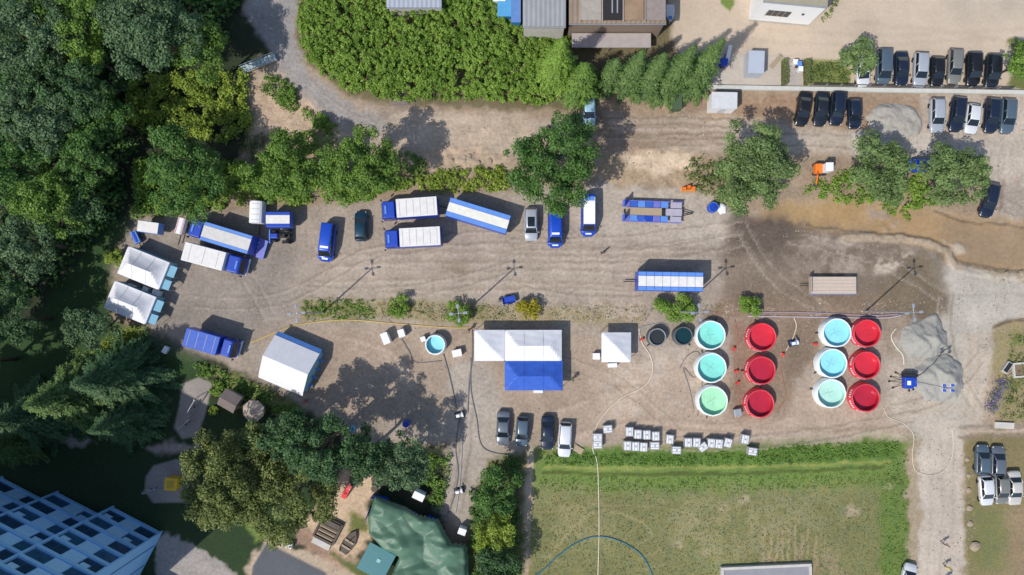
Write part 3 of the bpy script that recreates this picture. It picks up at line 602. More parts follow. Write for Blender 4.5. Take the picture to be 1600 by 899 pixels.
thicket('knotweed_thicket', 'dense bright green tall weeds beside the bend of the upper road', [(468, -80), (468, 20), (462, 62), (492, 112), (545, 144), (620, 160), (760, 158), (845, 168), (900, 150), (890, 60), (812, 42), (812, -80)], 2.2, LM['bright'], 190, 0.30, 0.42)
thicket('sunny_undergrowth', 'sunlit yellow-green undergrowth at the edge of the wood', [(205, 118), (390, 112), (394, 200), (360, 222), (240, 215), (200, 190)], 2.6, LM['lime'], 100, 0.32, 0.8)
thicket('hedge_undergrowth', 'green undergrowth along the upper edge of the dirt yard', [(215, 338), (205, 240), (290, 260), (430, 250), (600, 250), (620, 292), (560, 318), (440, 322), (400, 312), (340, 332), (260, 336)], 2.0, LM['bright'], 85, 0.36, 0.9)
thicket('weeds', 'bright green weeds on the bank beside the striped tarp trailer', [(612, 292), (690, 266), (790, 260), (800, 300), (700, 298), (640, 304)], 1.3, LM['lime'], 75, 0.34, 0.7)
thicket('weeds', 'green scrub on the bank above the muddy water', [(1255, 300), (1270, 285), (1330, 262), (1440, 268), (1480, 320), (1420, 345), (1350, 320), (1300, 315)], 1.0, LM['bright'], 55, 0.32, 0.7)
thicket('weeds', 'grey-green scrub left of the large olive tree', [(1062, 262), (1090, 240), (1130, 260), (1150, 320), (1130, 330), (1085, 292)], 1.0, LM['olive'], 45, 0.3, 0.7)
thicket('weeds', 'lush green weeds along the top of the field below the white totes', [(845, 704), (960, 706), (1060, 710), (1180, 703), (1250, 692), (1405, 688), (1415, 712), (1250, 726), (1060, 732), (850, 728)], 0.3, LM['mid'], 45, 0.2, 0.32)
thicket('weeds', 'low grass tufts on the bank below the lush weeds', [(840, 742), (1000, 746), (1200, 742), (1410, 732), (1415, 760), (1200, 768), (1000, 772), (840, 768)], 0.15, LM['mid'], 22, 0.2, 0.3)
thicket('weeds', 'brush on the right flank of the sandy heap by the upper road', [(412, 112), (450, 120), (474, 160), (462, 178), (430, 165), (408, 140)], 1.0, LM['mid'], 70, 0.28, 0.5)
thicket('weeds', 'brush between the sandy heap and the two rounded trees', [(470, 168), (520, 180), (534, 205), (515, 240), (470, 245), (455, 225), (480, 200)], 1.1, LM['bright'], 60, 0.28, 0.5)
thicket('weeds', 'dark brush on the shaded foot of the sandy heap', [(385, 205), (450, 215), (470, 250), (400, 258), (375, 235)], 1.0, LM['olive'], 40, 0.28, 0.5)
thicket('weeds', 'scrub right of the two rounded trees above the twin trucks', [(595, 240), (640, 238), (680, 262), (640, 295), (605, 300)], 1.2, LM['mid'], 60, 0.3, 0.6)
thicket('weeds', 'sparse grass along the middle of the median', [(590, 470), (760, 474), (820, 478), (820, 502), (740, 504), (590, 498)], 0.3, LM['olive'], 22, 0.2, 0.35)
thicket('weeds', 'scattered grass along the right half of the median', [(850, 476), (1000, 478), (1130, 470), (1140, 492), (1000, 502), (860, 504)], 0.25, LM['olive'], 9, 0.2, 0.3)
thicket('weeds', 'green grass strip along the right side of the field', [(1380, 720), (1420, 700), (1422, 960), (1378, 960), (1372, 850)], 0.2, LM['mid'], 16, 0.2, 0.3)
thicket('field_grass', 'mottled short grass of the field', [(836, 770), (1378, 765), (1375, 960), (832, 960)], 0.07, LM['turf'], 12, 0.17, 0.22)
thicket('weeds', 'low sunny weeds in front of the marquee lawn', [(120, 560), (180, 515), (228, 518), (222, 545), (160, 572)], 0.3, LM['lime'], 50, 0.24, 0.4)
thicket('weeds', 'green weeds at the left end of the median', [(470, 468), (592, 466), (588, 500), (472, 502)], 0.4, LM['mid'], 55, 0.22, 0.4)
thicket('weeds', 'weeds between the white gable tent and the garden huts', [(300, 560), (330, 570), (400, 600), (470, 640), (450, 660), (380, 625), (310, 588)], 0.9, LM['mid'], 50, 0.3, 0.6)
thicket('weeds', 'green weeds between driveway and green tarpaulin', [(655, 720), (705, 700), (700, 770), (685, 800), (660, 760)], 1.2, LM['mid'], 60, 0.32, 0.7)
thicket('weeds', 'plants in the bed beside the upper car park', [(1258, 96), (1310, 96), (1328, 112), (1326, 130), (1258, 130)], 0.8, LM['olive'], 70, 0.28, 0.5)
thicket('weeds', 'shrubs along the footpath beside the field', [(738, 740), (800, 712), (818, 720), (812, 800), (810, 899), (812, 960), (735, 960), (735, 840)], 1.6, LM['deep'], 60, 0.32, 0.8)
thicket('weeds', 'sparse weeds in the right hand plot', [(1575, 520), (1640, 520), (1640, 660), (1562, 655), (1575, 590)], 0.4, LM['olive'], 30, 0.22, 0.4)
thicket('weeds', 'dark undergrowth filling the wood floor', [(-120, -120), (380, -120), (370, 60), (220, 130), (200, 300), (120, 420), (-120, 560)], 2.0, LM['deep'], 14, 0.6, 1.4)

# ------------------------------------------------------------------ loose stones
def stones(name, label, poly, count, smin, smax, m, seed):
    g = np.random.default_rng(seed); xa, xb = min(p[0] for p in poly), max(p[0] for p in poly); ya, yb = min(p[1] for p in poly), max(p[1] for p in poly)
    X = xa + g.random(count * 2) * (xb - xa); Y = ya + g.random(count * 2) * (yb - ya); k = (sdf(poly, X, Y) < 0) & (g.random(count * 2) < np.clip((fbm(X, Y, 40, seed) - .38) * 5, .05, 1)); X, Y = X[k], Y[k]; c = len(X)
    zi = Z[np.clip(((Y - ys[0]) / GS).round().astype(int), 0, ny - 1), np.clip(((X - xs[0]) / GS).round().astype(int), 0, nx - 1)]
    sz = smin + (smax - smin) * g.random(c) ** 3; a = g.random(c) * 6.28; V = []
    for q, (r_, h_) in enumerate(((1, .05), (.85, .1), (1.1, .05), (.8, .1))):
        t = a + q * 1.571; V.append(np.stack([(X - NX) * S + np.cos(t) * sz * r_ * .5, (NY - Y) * S + np.sin(t) * sz * r_ * .5, zi + sz * h_], 1))
    V.append(np.stack([(X - NX) * S, (NY - Y) * S, zi + sz * .4], 1)); V = np.stack(V, 1).reshape(-1, 3); b0 = np.arange(c)[:, None] * 5
    F = np.concatenate([b0 + np.array([[0, 1, 4]]), b0 + np.array([[1, 2, 4]]), b0 + np.array([[2, 3, 4]]), b0 + np.array([[3, 0, 4]])])
    me = np_mesh(name, V, F); me.materials.append(m); o = bpy.data.objects.new(name, me); C.objects.link(o); o['kind'] = 'stuff'; o['label'] = label; o['category'] = 'stones'
ST1 = leafmat('loose_stone', (0.09, 0.07, 0.055), (0.46, 0.40, 0.32), 0.0)
stones('loose_stones', 'small loose stones scattered over the dirt yard', [(250, 400), (460, 335), (940, 295), (1150, 340), (1480, 400), (1480, 480), (1430, 680), (840, 690), (700, 690), (480, 630), (300, 540)], 9000, .06, .24, ST1, 4)
stones('loose_stones', 'small loose stones on the upper road and banks', [(390, 100), (470, 90), (600, 170), (900, 190), (1100, 160), (1600, 160), (1600, 330), (1540, 240), (1100, 290), (620, 270), (400, 230)], 5000, .07, .32, ST1, 5)
stones('loose_stones', 'small loose stones along the right side gravel road', [(1400, 500), (1480, 400), (1600, 440), (1600, 520), (1550, 520), (1540, 670), (1520, 690), (1525, 899), (1425, 899), (1425, 650)], 2600, .06, .26, ST1, 6)
stones('loose_stones', 'rubble stones on the median strip', [(470, 470), (1000, 476), (1420, 470), (1420, 498), (1000, 506), (470, 502)], 2400, .08, .36, ST1, 8)

# ------------------------------------------------------------------ common materials
WHITE = mat('white_tarp', (0.72, 0.72, 0.73), 0.6, var=0.06, scale=1.2); WROOF = mat('white_roof_sheet', (0.66, 0.645, 0.63), 0.55, var=0.13, scale=1.6)
BLUE = mat('truck_blue', (0.012, 0.055, 0.40), 0.4, var=0.16, scale=2.2, coat=0.2); TARPB = mat('tarp_blue', (0.03, 0.10, 0.46), 0.5, var=0.18, bump=.2)
LBLUE = mat('pale_blue_tarp', (0.10, 0.24, 0.62), 0.5, var=0.12); PURP = mat('violet_blue_deck', (0.14, 0.15, 0.48), 0.6, var=0.2)
GLASS = mat('window_glass', (0.012, 0.018, 0.024), 0.06, var=0.1, spec=0.7); TYRE = mat('tyre', (0.018, 0.018, 0.02), 0.8)
BLACK = mat('black_plastic', (0.02, 0.02, 0.022), 0.6); STEEL = mat('galvanised_steel', (0.42, 0.43, 0.45), 0.45, 0.5, var=0.12)
LAMP = mat('headlight', (0.75, 0.78, 0.8), 0.12); TAIL = mat('tail_light', (0.16, 0.01, 0.012), 0.25); WOOD = mat('weathered_wood', (0.36, 0.28, 0.19), 0.8, var=0.2, scale=3, stretch=(1, 8, 1))
CONC = mat('concrete', (0.48, 0.46, 0.42), 0.85, var=0.14, scale=1.4, bump=0.2); DGREY = mat('dark_grey', (0.06, 0.06, 0.065), 0.6); ORANGE = mat('orange_paint', (0.75, 0.18, 0.02), 0.45)
paints = {}
def paint_mat(nm, col): 
    if nm not in paints: paints[nm] = mat('car_paint_' + nm, col, 0.28, 0.25, 0.06, coat=0.6, spec=0.5)
    return paints[nm]
for nm, c in dict(white=(0.70, 0.71, 0.72), silver=(0.40, 0.43, 0.47), grey=(0.13, 0.15, 0.18), dark=(0.016, 0.02, 0.028), black=(0.012, 0.012, 0.014), navy=(0.012, 0.02, 0.042), blue=(0.01, 0.07, 0.50), teal=(0.008, 0.04, 0.075), pale=(0.34, 0.52, 0.62), greige=(0.21, 0.21, 0.19), slate=(0.09, 0.13, 0.17), cream=(0.58, 0.55, 0.50)).items(): paint_mat(nm, c)

# ------------------------------------------------------------------ cars
def make_car(kind, L, W, Hh, hood, deck, rake=0.62, rrake=0.45):
    """front along +x. hood, deck: lengths in front of and behind the glasshouse"""
    P = {}; hw = W / 2; zs = 0.94 if Hh < 1.7 else 1.08
    body = MB(); secs = []
    st = [(-L/2, 0.62, 0.76), (-L/2 + 0.07, 0.80, 0.90), (-L/2 + 0.2, 0.92, 0.97), (-L/2 + 0.55, 0.985, 1.0), (0, 1.0, 1.0), (L/2 - hood, 1, 1.0), (L/2 - hood * 0.5, 0.975, 0.94), (L/2 - 0.32, 0.89, 0.86), (L/2 - 0.1, 0.74, 0.77), (L/2, 0.55, 0.66)]
    for x, w, t in st:
        w *= hw; zt = zs * t
        secs.append([(x, -w * 0.93, 0.22), (x, w * 0.93, 0.22), (x, w, 0.42), (x, w, zt * 0.74), (x, w * 0.95, zt * 0.95), (x, w * 0.82, zt), (x, -w * 0.82, zt), (x, -w * 0.95, zt * 0.95), (x, -w, zt * 0.74), (x, -w, 0.42)])
    body.loft(secs); P['body'] = (body, 'paint', True)
    xf, xr = L/2 - hood, -L/2 + deck; xf2, xr2 = xf - rake, xr + rrake; wl, wt = hw * 0.90, hw * 0.74; zb, zt = zs - 0.02, Hh - 0.05
    core = MB(); core.add([(xr, -wl + .04, zb), (xf, -wl + .04, zb), (xf, wl - .04, zb), (xr, wl - .04, zb), (xr2, -wt, zt), (xf2, -wt, zt), (xf2, wt, zt), (xr2, wt, zt)], [(4, 5, 6, 7), (0, 1, 5, 4), (1, 2, 6, 5), (2, 3, 7, 6), (3, 0, 4, 7)])
    pils = []; pr = 0.045
    def pil(a, b_, r_): pils.append(MB().cyl(a, b_, r_, n=6))
    for sy in (-1, 1):
        pil((xf, sy * (wl - .03), zb), (xf2, sy * wt, zt), pr); pil((xr, sy * (wl - .03), zb), (xr2, sy * wt, zt), pr * 1.3)
        for q in (0.45,) if L < 4.9 else (0.33, 0.66): pil((xf * (1 - q) + xr * q, sy * (wl - .03), zb), (xf2 * (1 - q) + xr2 * q, sy * wt, zt), pr)
    roof = MB(); rs = []
    for x, k, dz in ((xr2 - 0.06, 0.9, -0.02), (xr2 + 0.1, 1.0, 0.03), (0.5 * (xr2 + xf2), 1.02, 0.055), (xf2 - 0.1, 1.0, 0.03), (xf2 + 0.05, 0.92, -0.015)):
        rs.append([(x, -wt * k - .03, zt + dz - 0.05), (x, wt * k + .03, zt + dz - 0.05), (x, wt * k + .02, zt + dz - .01), (x, wt * k * 0.7, zt + dz + .025), (x, -wt * k * 0.7, zt + dz + .025), (x, -wt * k - .02, zt + dz - .01)])
    roof.loft(rs)
    P['cabin'] = (core, 'glass', False); P['roof'] = (roof, 'paint', True)
    P['windscreen'] = (MB().slab([(xf + .015, -wl * .9, zb + .02), (xf + .015, wl * .9, zb + .02), (xf2 + .02, wt * .93, zt - .02), (xf2 + .02, -wt * .93, zt - .02)], 0.012), 'glass', False)
    P['rear_window'] = (MB().slab([(xr - .015, wl * .85, zb + .05), (xr - .015, -wl * .85, zb + .05), (xr2 - .02, -wt * .88, zt - .03), (xr2 - .02, wt * .88, zt - .03)], 0.012), 'glass', False)
    root = thing('parked_car', 'x', 'car')
    for q in pils: q.build('pillar', paints['white'], root, smooth=True)
    for nm, (mb_, mk, sm) in P.items():
        mb_.build(nm, GLASS if mk == 'glass' else paints['white'], root, smooth=sm)
    for sx in (-1, 1):
        for sy in (-1, 1):
            x = sx * L * 0.29 + 0.04; MB().cyl((x, sy * (hw - .22), .32), (x, sy * (hw - .01), .32), .32, n=16).build('wheel', TYRE, root)
    for sy in (-1, 1):
        MB().box((L/2 - .24, sy * hw * .66, .66), (.24, .28, .14), sy * -0.5).build('headlight', LAMP, root, bevel=.03)
        MB().box((-L/2 + .13, sy * hw * .74, .70), (.1, .2, .16), sy * 0.35).build('tail_light', TAIL, root)
        MB().box((xf - .12, sy * (hw + .09), zs + .04), (.14, .2, .13)).build('wing_mirror', paints['white'], root, bevel=.03)
        MB().box((0.05, sy * (hw * .985), .62), (1.0, .03, .03)).build('door_trim', BLACK, root)
    MB().box((L/2 - .06, 0, .34), (.16, W * .5, .2)).build('bumper', BLACK, root, bevel=.04)
    return root
KINDS = dict(hatch=(4.1, 1.74, 1.48, 1.0, 0.22, .75, .35), sedan=(4.65, 1.8, 1.44, 1.15, 0.85, .75, .6), estate=(4.75, 1.82, 1.5, 1.15, 0.12, .75, .35), suv=(4.5, 1.85, 1.68, 1.05, .1, .65, .3), minivan=(4.7, 1.9, 1.75, .7, .1, .8, .25), van=(5.2, 1.98, 2.1, .62, .06, .75, .12))
PROTO = {}
def car(kind, colour, px, py, deg, label, cat='car', group=None, sc=1.0, extra=None):
    k = KINDS[kind]
    swap = {paints['white']: paints[colour]}
    if kind not in PROTO:
        PROTO[kind] = make_car(kind, *k)
        o = PROTO[kind]
        first = True
    o = copy_tree(PROTO[kind], None, swap)
    z = k[2] * 0.75; p = T(px, py, z); o.location = (p.x, p.y, 0.005); o.rotation_euler = (0, 0, R(deg)); o.scale = (sc, sc, sc)
    if cat == 'van': o.name = 'parked_van'
    tag(o, label, cat)
    if group: o['group'] = group
    elif 'group' in o.keys(): del o['group']
    return o
G1, G2, G3, G4 = 'upper car park row', 'row below the low wall', 'cars parked below the pavilion', 'cars parked on the right hand plot'
for a in [
 ('hatch', 'white', 1350, 110, -86, 'white car half hidden under the thin leaning tree', G1),
 ('minivan', 'slate', 1384, 102, -91, 'grey-blue estate car directly right of the white car under the tree', G1),
 ('sedan', 'navy', 1411, 106, -90, 'dark blue car third from left in the upper row', G1),
 ('estate', 'silver', 1441, 107, -93, 'silver car in the upper row between two dark cars', G1),
 ('hatch', 'black', 1467, 110, -91, 'black hatchback right of the silver car in the upper row', G1),
 ('estate', 'greige', 1495, 102, -93, 'grey-beige estate car in the upper row', G1),
 ('suv', 'black', 1525, 106, -91, 'black car next to last in the upper row', G1),
 ('suv', 'dark', 1555, 109, -94, 'dark car last on the right of the upper row', G1),
 ('sedan', 'black', 1257, 169, -99, 'black car first on the left below the low wall', G2),
 ('sedan', 'dark', 1285, 169, -96, 'dark car second from left below the low wall', G2),
 ('suv', 'navy', 1311, 168, -95, 'dark car third from left below the low wall, close to its left neighbour', G2),
 ('hatch', 'navy', 1337, 176, -88, 'dark blue car left of the grey gravel heap', G2),
 ('estate', 'silver', 1467, 179, -91, 'silver car right of the grey gravel heap', G2),
 ('estate', 'navy', 1499, 177, -97, 'dark blue car between the silver and the white car', G2),
 ('hatch', 'white', 1522, 184, -97, 'white car between dark cars below the low wall', G2),
 ('estate', 'navy', 1553, 179, -95, 'dark blue car right of the white one below the low wall', G2),
 ('estate', 'slate', 1578, 180, -94, 'dark car last on the right below the low wall', G2),
 ('sedan', 'grey', 786, 670, -92, 'dark grey car first on the left below the blue pavilion', G3),
 ('hatch', 'slate', 816, 675, -94, 'small slate grey car second from left below the pavilion', G3),
 ('sedan', 'navy', 856, 677, -91, 'navy blue car left of the long white car', G3),
 ('estate', 'white', 883, 688, -93, 'long white car at the edge of the field', G3),
 ('hatch', 'slate', 1538, 720, 88, 'blue-grey car upper left in the cluster on the right plot', G4),
 ('hatch', 'grey', 1562, 722, 88, 'dark grey car upper right in the cluster on the right plot', G4),
 ('hatch', 'white', 1544, 768, -86, 'white car lower left in the cluster on the right plot', G4),
 ('hatch', 'greige', 1568, 766, -88, 'grey car lower middle in the cluster on the right plot', G4),
 ('sedan', 'cream', 1588, 764, -88, 'cream car at the lower right of the cluster, near the edge', G4),
 ('hatch', 'pale', 921, 172, -90, 'pale blue car below the gap in the conifers', None),
 ('hatch', 'teal', 563, 353, 90, 'dark teal hatchback left of the twin white-roofed trucks', None),
 ('suv', 'silver', 830, 350, -90, 'silver car with dark sunroof half under the big dark tree', None),
 ('estate', 'navy', 1549, 312, -103, 'dark blue car beside the rightmost olive tree', None),
 ('hatch', 'blue', 1447, 258, 0, 'bright blue car mostly hidden between two olive trees', None),
 ('hatch', 'white', 1421, 906, 75, 'white car at the bottom edge beside the gravel road', None)]:
    o = car(*a[:6], 'car', a[6])
    if 'sunroof' in a[5]: MB().box((-0.25, 0, 1.695), (1.3, .95, .03)).build('sunroof', GLASS, o)
STRIPE = mat('white_stripe', (0.78, 0.79, 0.8), 0.4)
v = car('van', 'blue', 509, 378, -97, 'bright blue van with white lettering on its roof, left of the teal hatchback', 'van'); 
MB().box((0.75, 0, 2.13), (.28, 1.1, .05)).build('light_bar', STRIPE, v); MB().box((2.25, 0, 1.06), (.22, .8, .03)).build('bonnet_mark', STRIPE, v)
v = car('van', 'blue', 868, 356, -90, 'blue van with its rear under the big dark tree', 'van'); MB().box((0.85, 0, 2.13), (.28, 1.0, .05)).build('light_bar', STRIPE, v); MB().box((2.3, 0, 1.04), (.18, .8, .03)).build('bonnet_mark', STRIPE, v)
v = car('van', 'blue', 920, 336, -90, 'blue and white van with long white roof right of the big dark tree', 'van')
v.scale = (1.08, 1, 1.1); MB().box((-0.45, 0, 2.11), (3.3, 1.52, .04)).build('roof_panel', STRIPE, v, bevel=.01); MB().box((2.3, 0, 1.06), (.18, .8, .03)).build('bonnet_mark', STRIPE, v); MB().box((-1.9, 0, 2.16), (.5, 1.3, .1)).build('light_bar', LBLUE, v)
for o in PROTO.values():
    for c in list(o.children): bpy.data.objects.remove(c)
    bpy.data.objects.remove(o)

# ------------------------------------------------------------------ trucks and trailers
def wheels(root, spots, r=0.48, w=0.3):
    for x, y in spots: 
        wl = MB().cyl((x, y - w/2, r), (x, y + w/2, r), r, n=18).build('wheel', TYRE, root)
        MB().cyl((x, y - w/2 - .01, r), (x, y + w/2 + .01, r), r * .5, n=10).build('rim', STEEL, wl)
def truck(label, px, py, deg, Lb, W=2.5, hb=3.3, top=WROOF, side=BLUE, cabc=BLUE, ribs=6, stripes=False, cabL=2.0, crew=False, cz=2.75):
    """px,py: centre of the whole roof outline; cab along +x"""
    p = T(px, py, 3.1); root = thing('box_truck', label, 'truck', (p.x, p.y, 0), deg, 'trucks')
    L = Lb + cabL + .25; x0 = -L/2
    MB().box((0, 0, .85), (L - .5, .9, .25)).build('chassis', BLACK, root)
    bx = x0 + Lb/2; MB().box((bx, 0, (hb + 1.0) / 2), (Lb, W, hb - 1.0)).build('cargo_body', side, root, bevel=.05)
    if stripes:
        MB().box((bx, 0, hb + .03), (Lb - .1, W * .62, .05)).build('roof_panel', top, root, bevel=.02)
        for s in (-1, 1):
            MB().box((bx, s * W * .405, hb + .02), (Lb - .1, W * .17, .03)).build('roof_strip', LBLUE, root)
    else:
        n_ = 1
        rp = MB().box((bx, 0, hb + .03), (Lb - .06, W - .06, .05)).build('roof_panel', top, root, bevel=.02)
        rib = mat('roof_rib', (0.42, 0.40, 0.38), .6)
        for i in range(ribs): MB().box((x0 + Lb * (i + .5) / ribs, 0, hb + .055), (.05, W * .84, .05)).build('roof_rib', rib, rp)
    cx = x0 + Lb + .25 + cabL/2; c2 = cabL/2; hw = W/2 - .06
    secs = []
    for z, a, b_, k in ((.55, -c2, c2, 1), (1.55, -c2, c2, 1), (1.62, -c2, c2 - .02, 1), (cz - .15, -c2 + .02, c2 - .32, .94), (cz, -c2 + .12, c2 - .5, .86)):
        secs.append([(cx + a, -hw * k, z), (cx + b_ - .12, -hw * k, z), (cx + b_, -hw * k * .86, z), (cx + b_, hw * k * .86, z), (cx + b_ - .12, hw * k, z), (cx + a, hw * k, z)])
    MB().loft(secs).build('cab', cabc, root, bevel=.05)
    MB().slab([(cx + c2 + .005, -hw * .86, 1.66), (cx + c2 + .005, hw * .86, 1.66), (cx + c2 - .29, hw * .8, cz - .16), (cx + c2 - .29, -hw * .8, cz - .16)], .02).build('windscreen', GLASS, root)
    for s in (-1, 1):
        MB().box((cx + .15, s * hw * .985, 1.98), (cabL * .55, .05, .6)).build('side_window', GLASS, root)
        MB().box((cx + c2 - .1, s * (hw + .2), 2.0), (.12, .22, .55)).build('wing_mirror', BLACK, root)
        MB().box((cx + c2 + .03, s * hw * .74, .85), (.06, .35, .2)).build('headlight', LAMP, root)
        MB().box((x0 - .02, s * hw * .8, 1.1), (.05, .3, .15)).build('tail_light', TAIL, root)
    MB().box((cx + c2 + .03, 0, .6), (.14, W - .2, .32)).build('bumper', STRIPE, root, bevel=.03)
    MB().box((cx + .25, 0, cz + .05), (.25, 1.1, .1)).build('light_bar', LBLUE, root, bevel=.02)
    if crew: MB().box((cx - .2, 0, cz + .012), (.5, .5, .03)).build('roof_hatch', BLACK, root)
    wheels(root, [(cx - .1, hw - .2), (cx - .1, -hw + .2), (x0 + Lb * .3, hw - .2), (x0 + Lb * .3, -hw + .2)])
    return root
truck('upper of the twin blue trucks with white ribbed roof', 638, 325, 184, 5.4)
truck('lower of the twin blue trucks with white ribbed roof', 643, 371, 183, 5.4)
truck('long blue truck with white striped roof, cab pointing at the small trailers', 341, 368, 163, 6.6, hb=3.2, stripes=True, top=mat('grey_white_tarp', (0.55, 0.54, 0.53), .6))
t_ = truck('truck with plain white cargo roof and blue cab, beside the upper marquee', 331, 404, -15, 5.6, hb=3.1, side=WHITE, ribs=3)
t_ = truck('blue tarpaulin truck alone at the lower left of the yard', 326, 537, -16, 4.6, hb=3.2, top=TARPB, side=BLUE, ribs=4, cabL=1.7)
def tarp_trailer(label, px, py, deg, L, W, hb, cells=0, top=WROOF, edge=LBLUE, side=BLUE, edgew=.2, name='tarp_trailer', round_=False, zb=.9):
    p = T(px, py, hb); root = thing(name, label, 'trailer', (p.x, p.y, 0), deg, 'trailers')
    MB().box((0, 0, zb - .15), (L - .2, W * .8, .2)).build('chassis', BLACK, root)
    if round_:
        secs = []
        for x in (-L/2, L/2):
            secs.append([(x, -W/2, zb), (x, W/2, zb)] + [(x, W/2 * math.cos(a), hb - .5 + .5 * math.sin(a)) for a in [R(q) for q in (0, 25, 50, 75, 90, 105, 130, 155, 180)]])
        MB().loft(secs).build('tarp_cover', top, root)
        for i in range(4): MB().box((-L/2 + L * (i + .5) / 4, 0, hb + .0), (.05, W * .5, .03)).build('bow', STEEL, root)
    else:
        MB().box((0, 0, (hb + zb) / 2), (L, W, hb - zb)).build('cargo_body', side, root, bevel=.04)
        ew = W * edgew
        if cells:
            for i in range(cells):
                x = -L/2 + L * (i + .5) / cells; d = L / cells - .05
                MB().box((x, 0, hb + .025), (d, W - 2 * ew - .08, .04)).build('roof_panel', top, root)
                for s in (-1, 1): MB().box((x, s * (W/2 - ew/2 - .02), hb + .02), (d, ew - .08, .03)).build('edge_panel', edge, root)
        else:
            MB().box((0, 0, hb + .025), (L - .06, W - 2 * ew, .04)).build('roof_panel', top, root, bevel=.01)
            if edgew > .06:
                for s in (-1, 1): MB().box((0, s * (W/2 - ew/2 + .0), hb + .015), (L - .06, ew - .08, .02)).build('edge_panel', edge, root)
    MB().box((-L/2 - .7, 0, .55), (1.5, .12, .12)).build('drawbar', BLACK, root)
    wheels(root, [(x, s * (W/2 - .2)) for x in ((-L*.3, L*.3) if L > 5 else (0.1,)) for s in (-1, 1)], .42 if L > 5 else .34, .26)
    return root
tarp_trailer('long blue trailer with white roof stripe, parked askew right of the twin trucks', 747, 337, -17, 8.3, 2.5, 3.2, 0, mat('cream_tarp', (0.68, 0.67, 0.60), .6), edgew=.26)
tarp_trailer('long trailer with blue and white chequered roof alone in the middle yard', 1048, 440, -1, 8.5, 2.55, 3.5, 8, edgew=.22)
tarp_trailer('short white-roofed trailer with blue sides below the bright green tree', 434, 343, 0, 3.2, 2.0, 2.6, 0, WROOF, BLUE, TARPB, .22)
tarp_trailer('white round-topped covered trailer left of the blue-sided short trailer', 398, 331, 88, 2.9, 1.8, 2.5, round_=True, top=WHITE)
tarp_trailer('small plain white trailer in the upper left corner of the yard', 231, 355, -8, 2.8, 1.5, 2.4, 0, WROOF, LBLUE, LBLUE, .03)
tarp_trailer('narrow white trailer with red stripes left of the long blue truck', 281, 353, 75, 2.2, 1.0, 1.5, 4, WHITE, mat('red_stripe', (0.55, 0.25, 0.28), .6), STRIPE, .2, zb=.6)
# flat trailers
p = T(1018, 331, .9); lt = lt_ = thing('low_loader_trailer', 'violet-blue low-loader trailer with raised ramps and open deck', 'trailer', (p.x, p.y, 0), -2, 'trailers')
MB().box((.1, 0, .72), (6.6, .5, .22)).build('chassis', BLACK, lt)
for s in (-1, 1):
    for i in range(6): MB().box((-3.0 + i * .9, s * .87, .92), (.84, .72, .09)).build('deck_panel', (PURP, TARPB, LBLUE, TARPB, PURP, LBLUE)[i] if s > 0 else (PURP, LBLUE, TARPB, BLUE, PURP, LBLUE)[i], lt)
    rp = MB().box((-3.3, s * .87, 1.75), (.16, .65, 1.7), 0, 1, R(-8)).build('ramp', TARPB, lt)
    MB().box((2.85, s * .87, .93), (1.3, .7, .08)).build('mudguard', mat('grey_lilac', (0.36, 0.34, 0.42), .6), lt)
    MB().box((0.1, s * 1.27, .94), (7.0, .08, .16)).build('side_rail', PURP, lt)
MB().box((-.9, 0, .88), (4.2, .92, .05)).build('planking', WOOD, lt); MB().box((2.6, 0, .93), (1.9, .85, .1)).build('front_deck', mat('grey_lilac', (0.36, 0.34, 0.42), .6), lt)
MB().cyl((3.4, -.4, .6), (4.9, 0, .55), .06).cyl((3.4, .4, .6), (4.9, 0, .55), .06).build('drawbar', BLACK, lt)
lt.scale = (1.15, 1.1, 1)
wheels(lt, [(x, s * 1.05) for x in (.2, 1.1) for s in (-1, 1)], .38, .22)
p = T(1301, 446, 1.0); ft = thing('flatbed_trailer', 'flatbed trailer with bare tan deck standing in the mud', 'trailer', (p.x, p.y, 0), 0, 'trailers')
MB().box((0, 0, .8), (6.2, .9, .22)).build('chassis', BLACK, ft)
for i in range(5): MB().box((0, -.92 + i * .46, .97), (6.2, .44, .1)).build('deck_board', mat('deck_board', (0.50, 0.41, 0.34), .8, var=.2, scale=2, stretch=(1, 6, 1)), ft)
MB().box((-3.15, 0, 1.35), (.08, 2.3, .8)).build('headboard', mat('tan_steel', (.42, .35, .3), .6), ft); MB().box((3.12, 0, 1.0), (.06, 2.3, .2)).build('tail_bar', STEEL, ft); MB().box((0, -1.2, .95), (6.2, .06, .2)).build('side_rail', LBLUE, ft)
MB().cyl((-3.1, 0, .6), (-4.2, 0, .5), .06).build('drawbar', BLACK, ft); wheels(ft, [(x, s * .95) for x in (-1.8, 1.8) for s in (-1, 1)], .4, .24)
# compact loader below the short trailer
p = T(438, 369, .8); tr = thing('small_tractor', 'small blue and black tractor parked below the short blue-sided trailer', 'tractor', (p.x, p.y, 0), 180)
MB().box((.75, 0, .9), (1.1, .75, .6), 0, .85).build('bonnet', BLUE, tr, bevel=.08); MB().box((-.1, 0, .75), (2.4, .5, .35)).build('chassis', BLACK, tr)
MB().box((-.55, 0, 1.05), (.5, .5, .15)).box((-.78, 0, 1.3), (.1, .5, .5)).build('seat', BLACK, tr, bevel=.04); MB().cyl((.1, 0, 1.0), (.05, 0, 1.35), .03).cyl((.06, 0, 1.34), (.04, 0, 1.37), .2, n=14).build('steering_wheel', BLACK, tr)
wheels(tr, [(.9, .65), (.9, -.65)], .38, .25); wheels(tr, [(-.8, .8), (-.8, -.8)], .6, .4); MB().box((1.45, 0, .6), (.15, 1.9, .5)).build('front_plate', LBLUE, tr); MB().cyl((-1.4, -.8, .5), (-1.4, .8, .5), .16).build('rear_roller', BLACK, tr)
p = T(406, 388, .6); wd = thing('open_skip', 'wedge shaped violet-blue skip below the round-topped trailer', 'skip', (p.x, p.y, 0), 70)
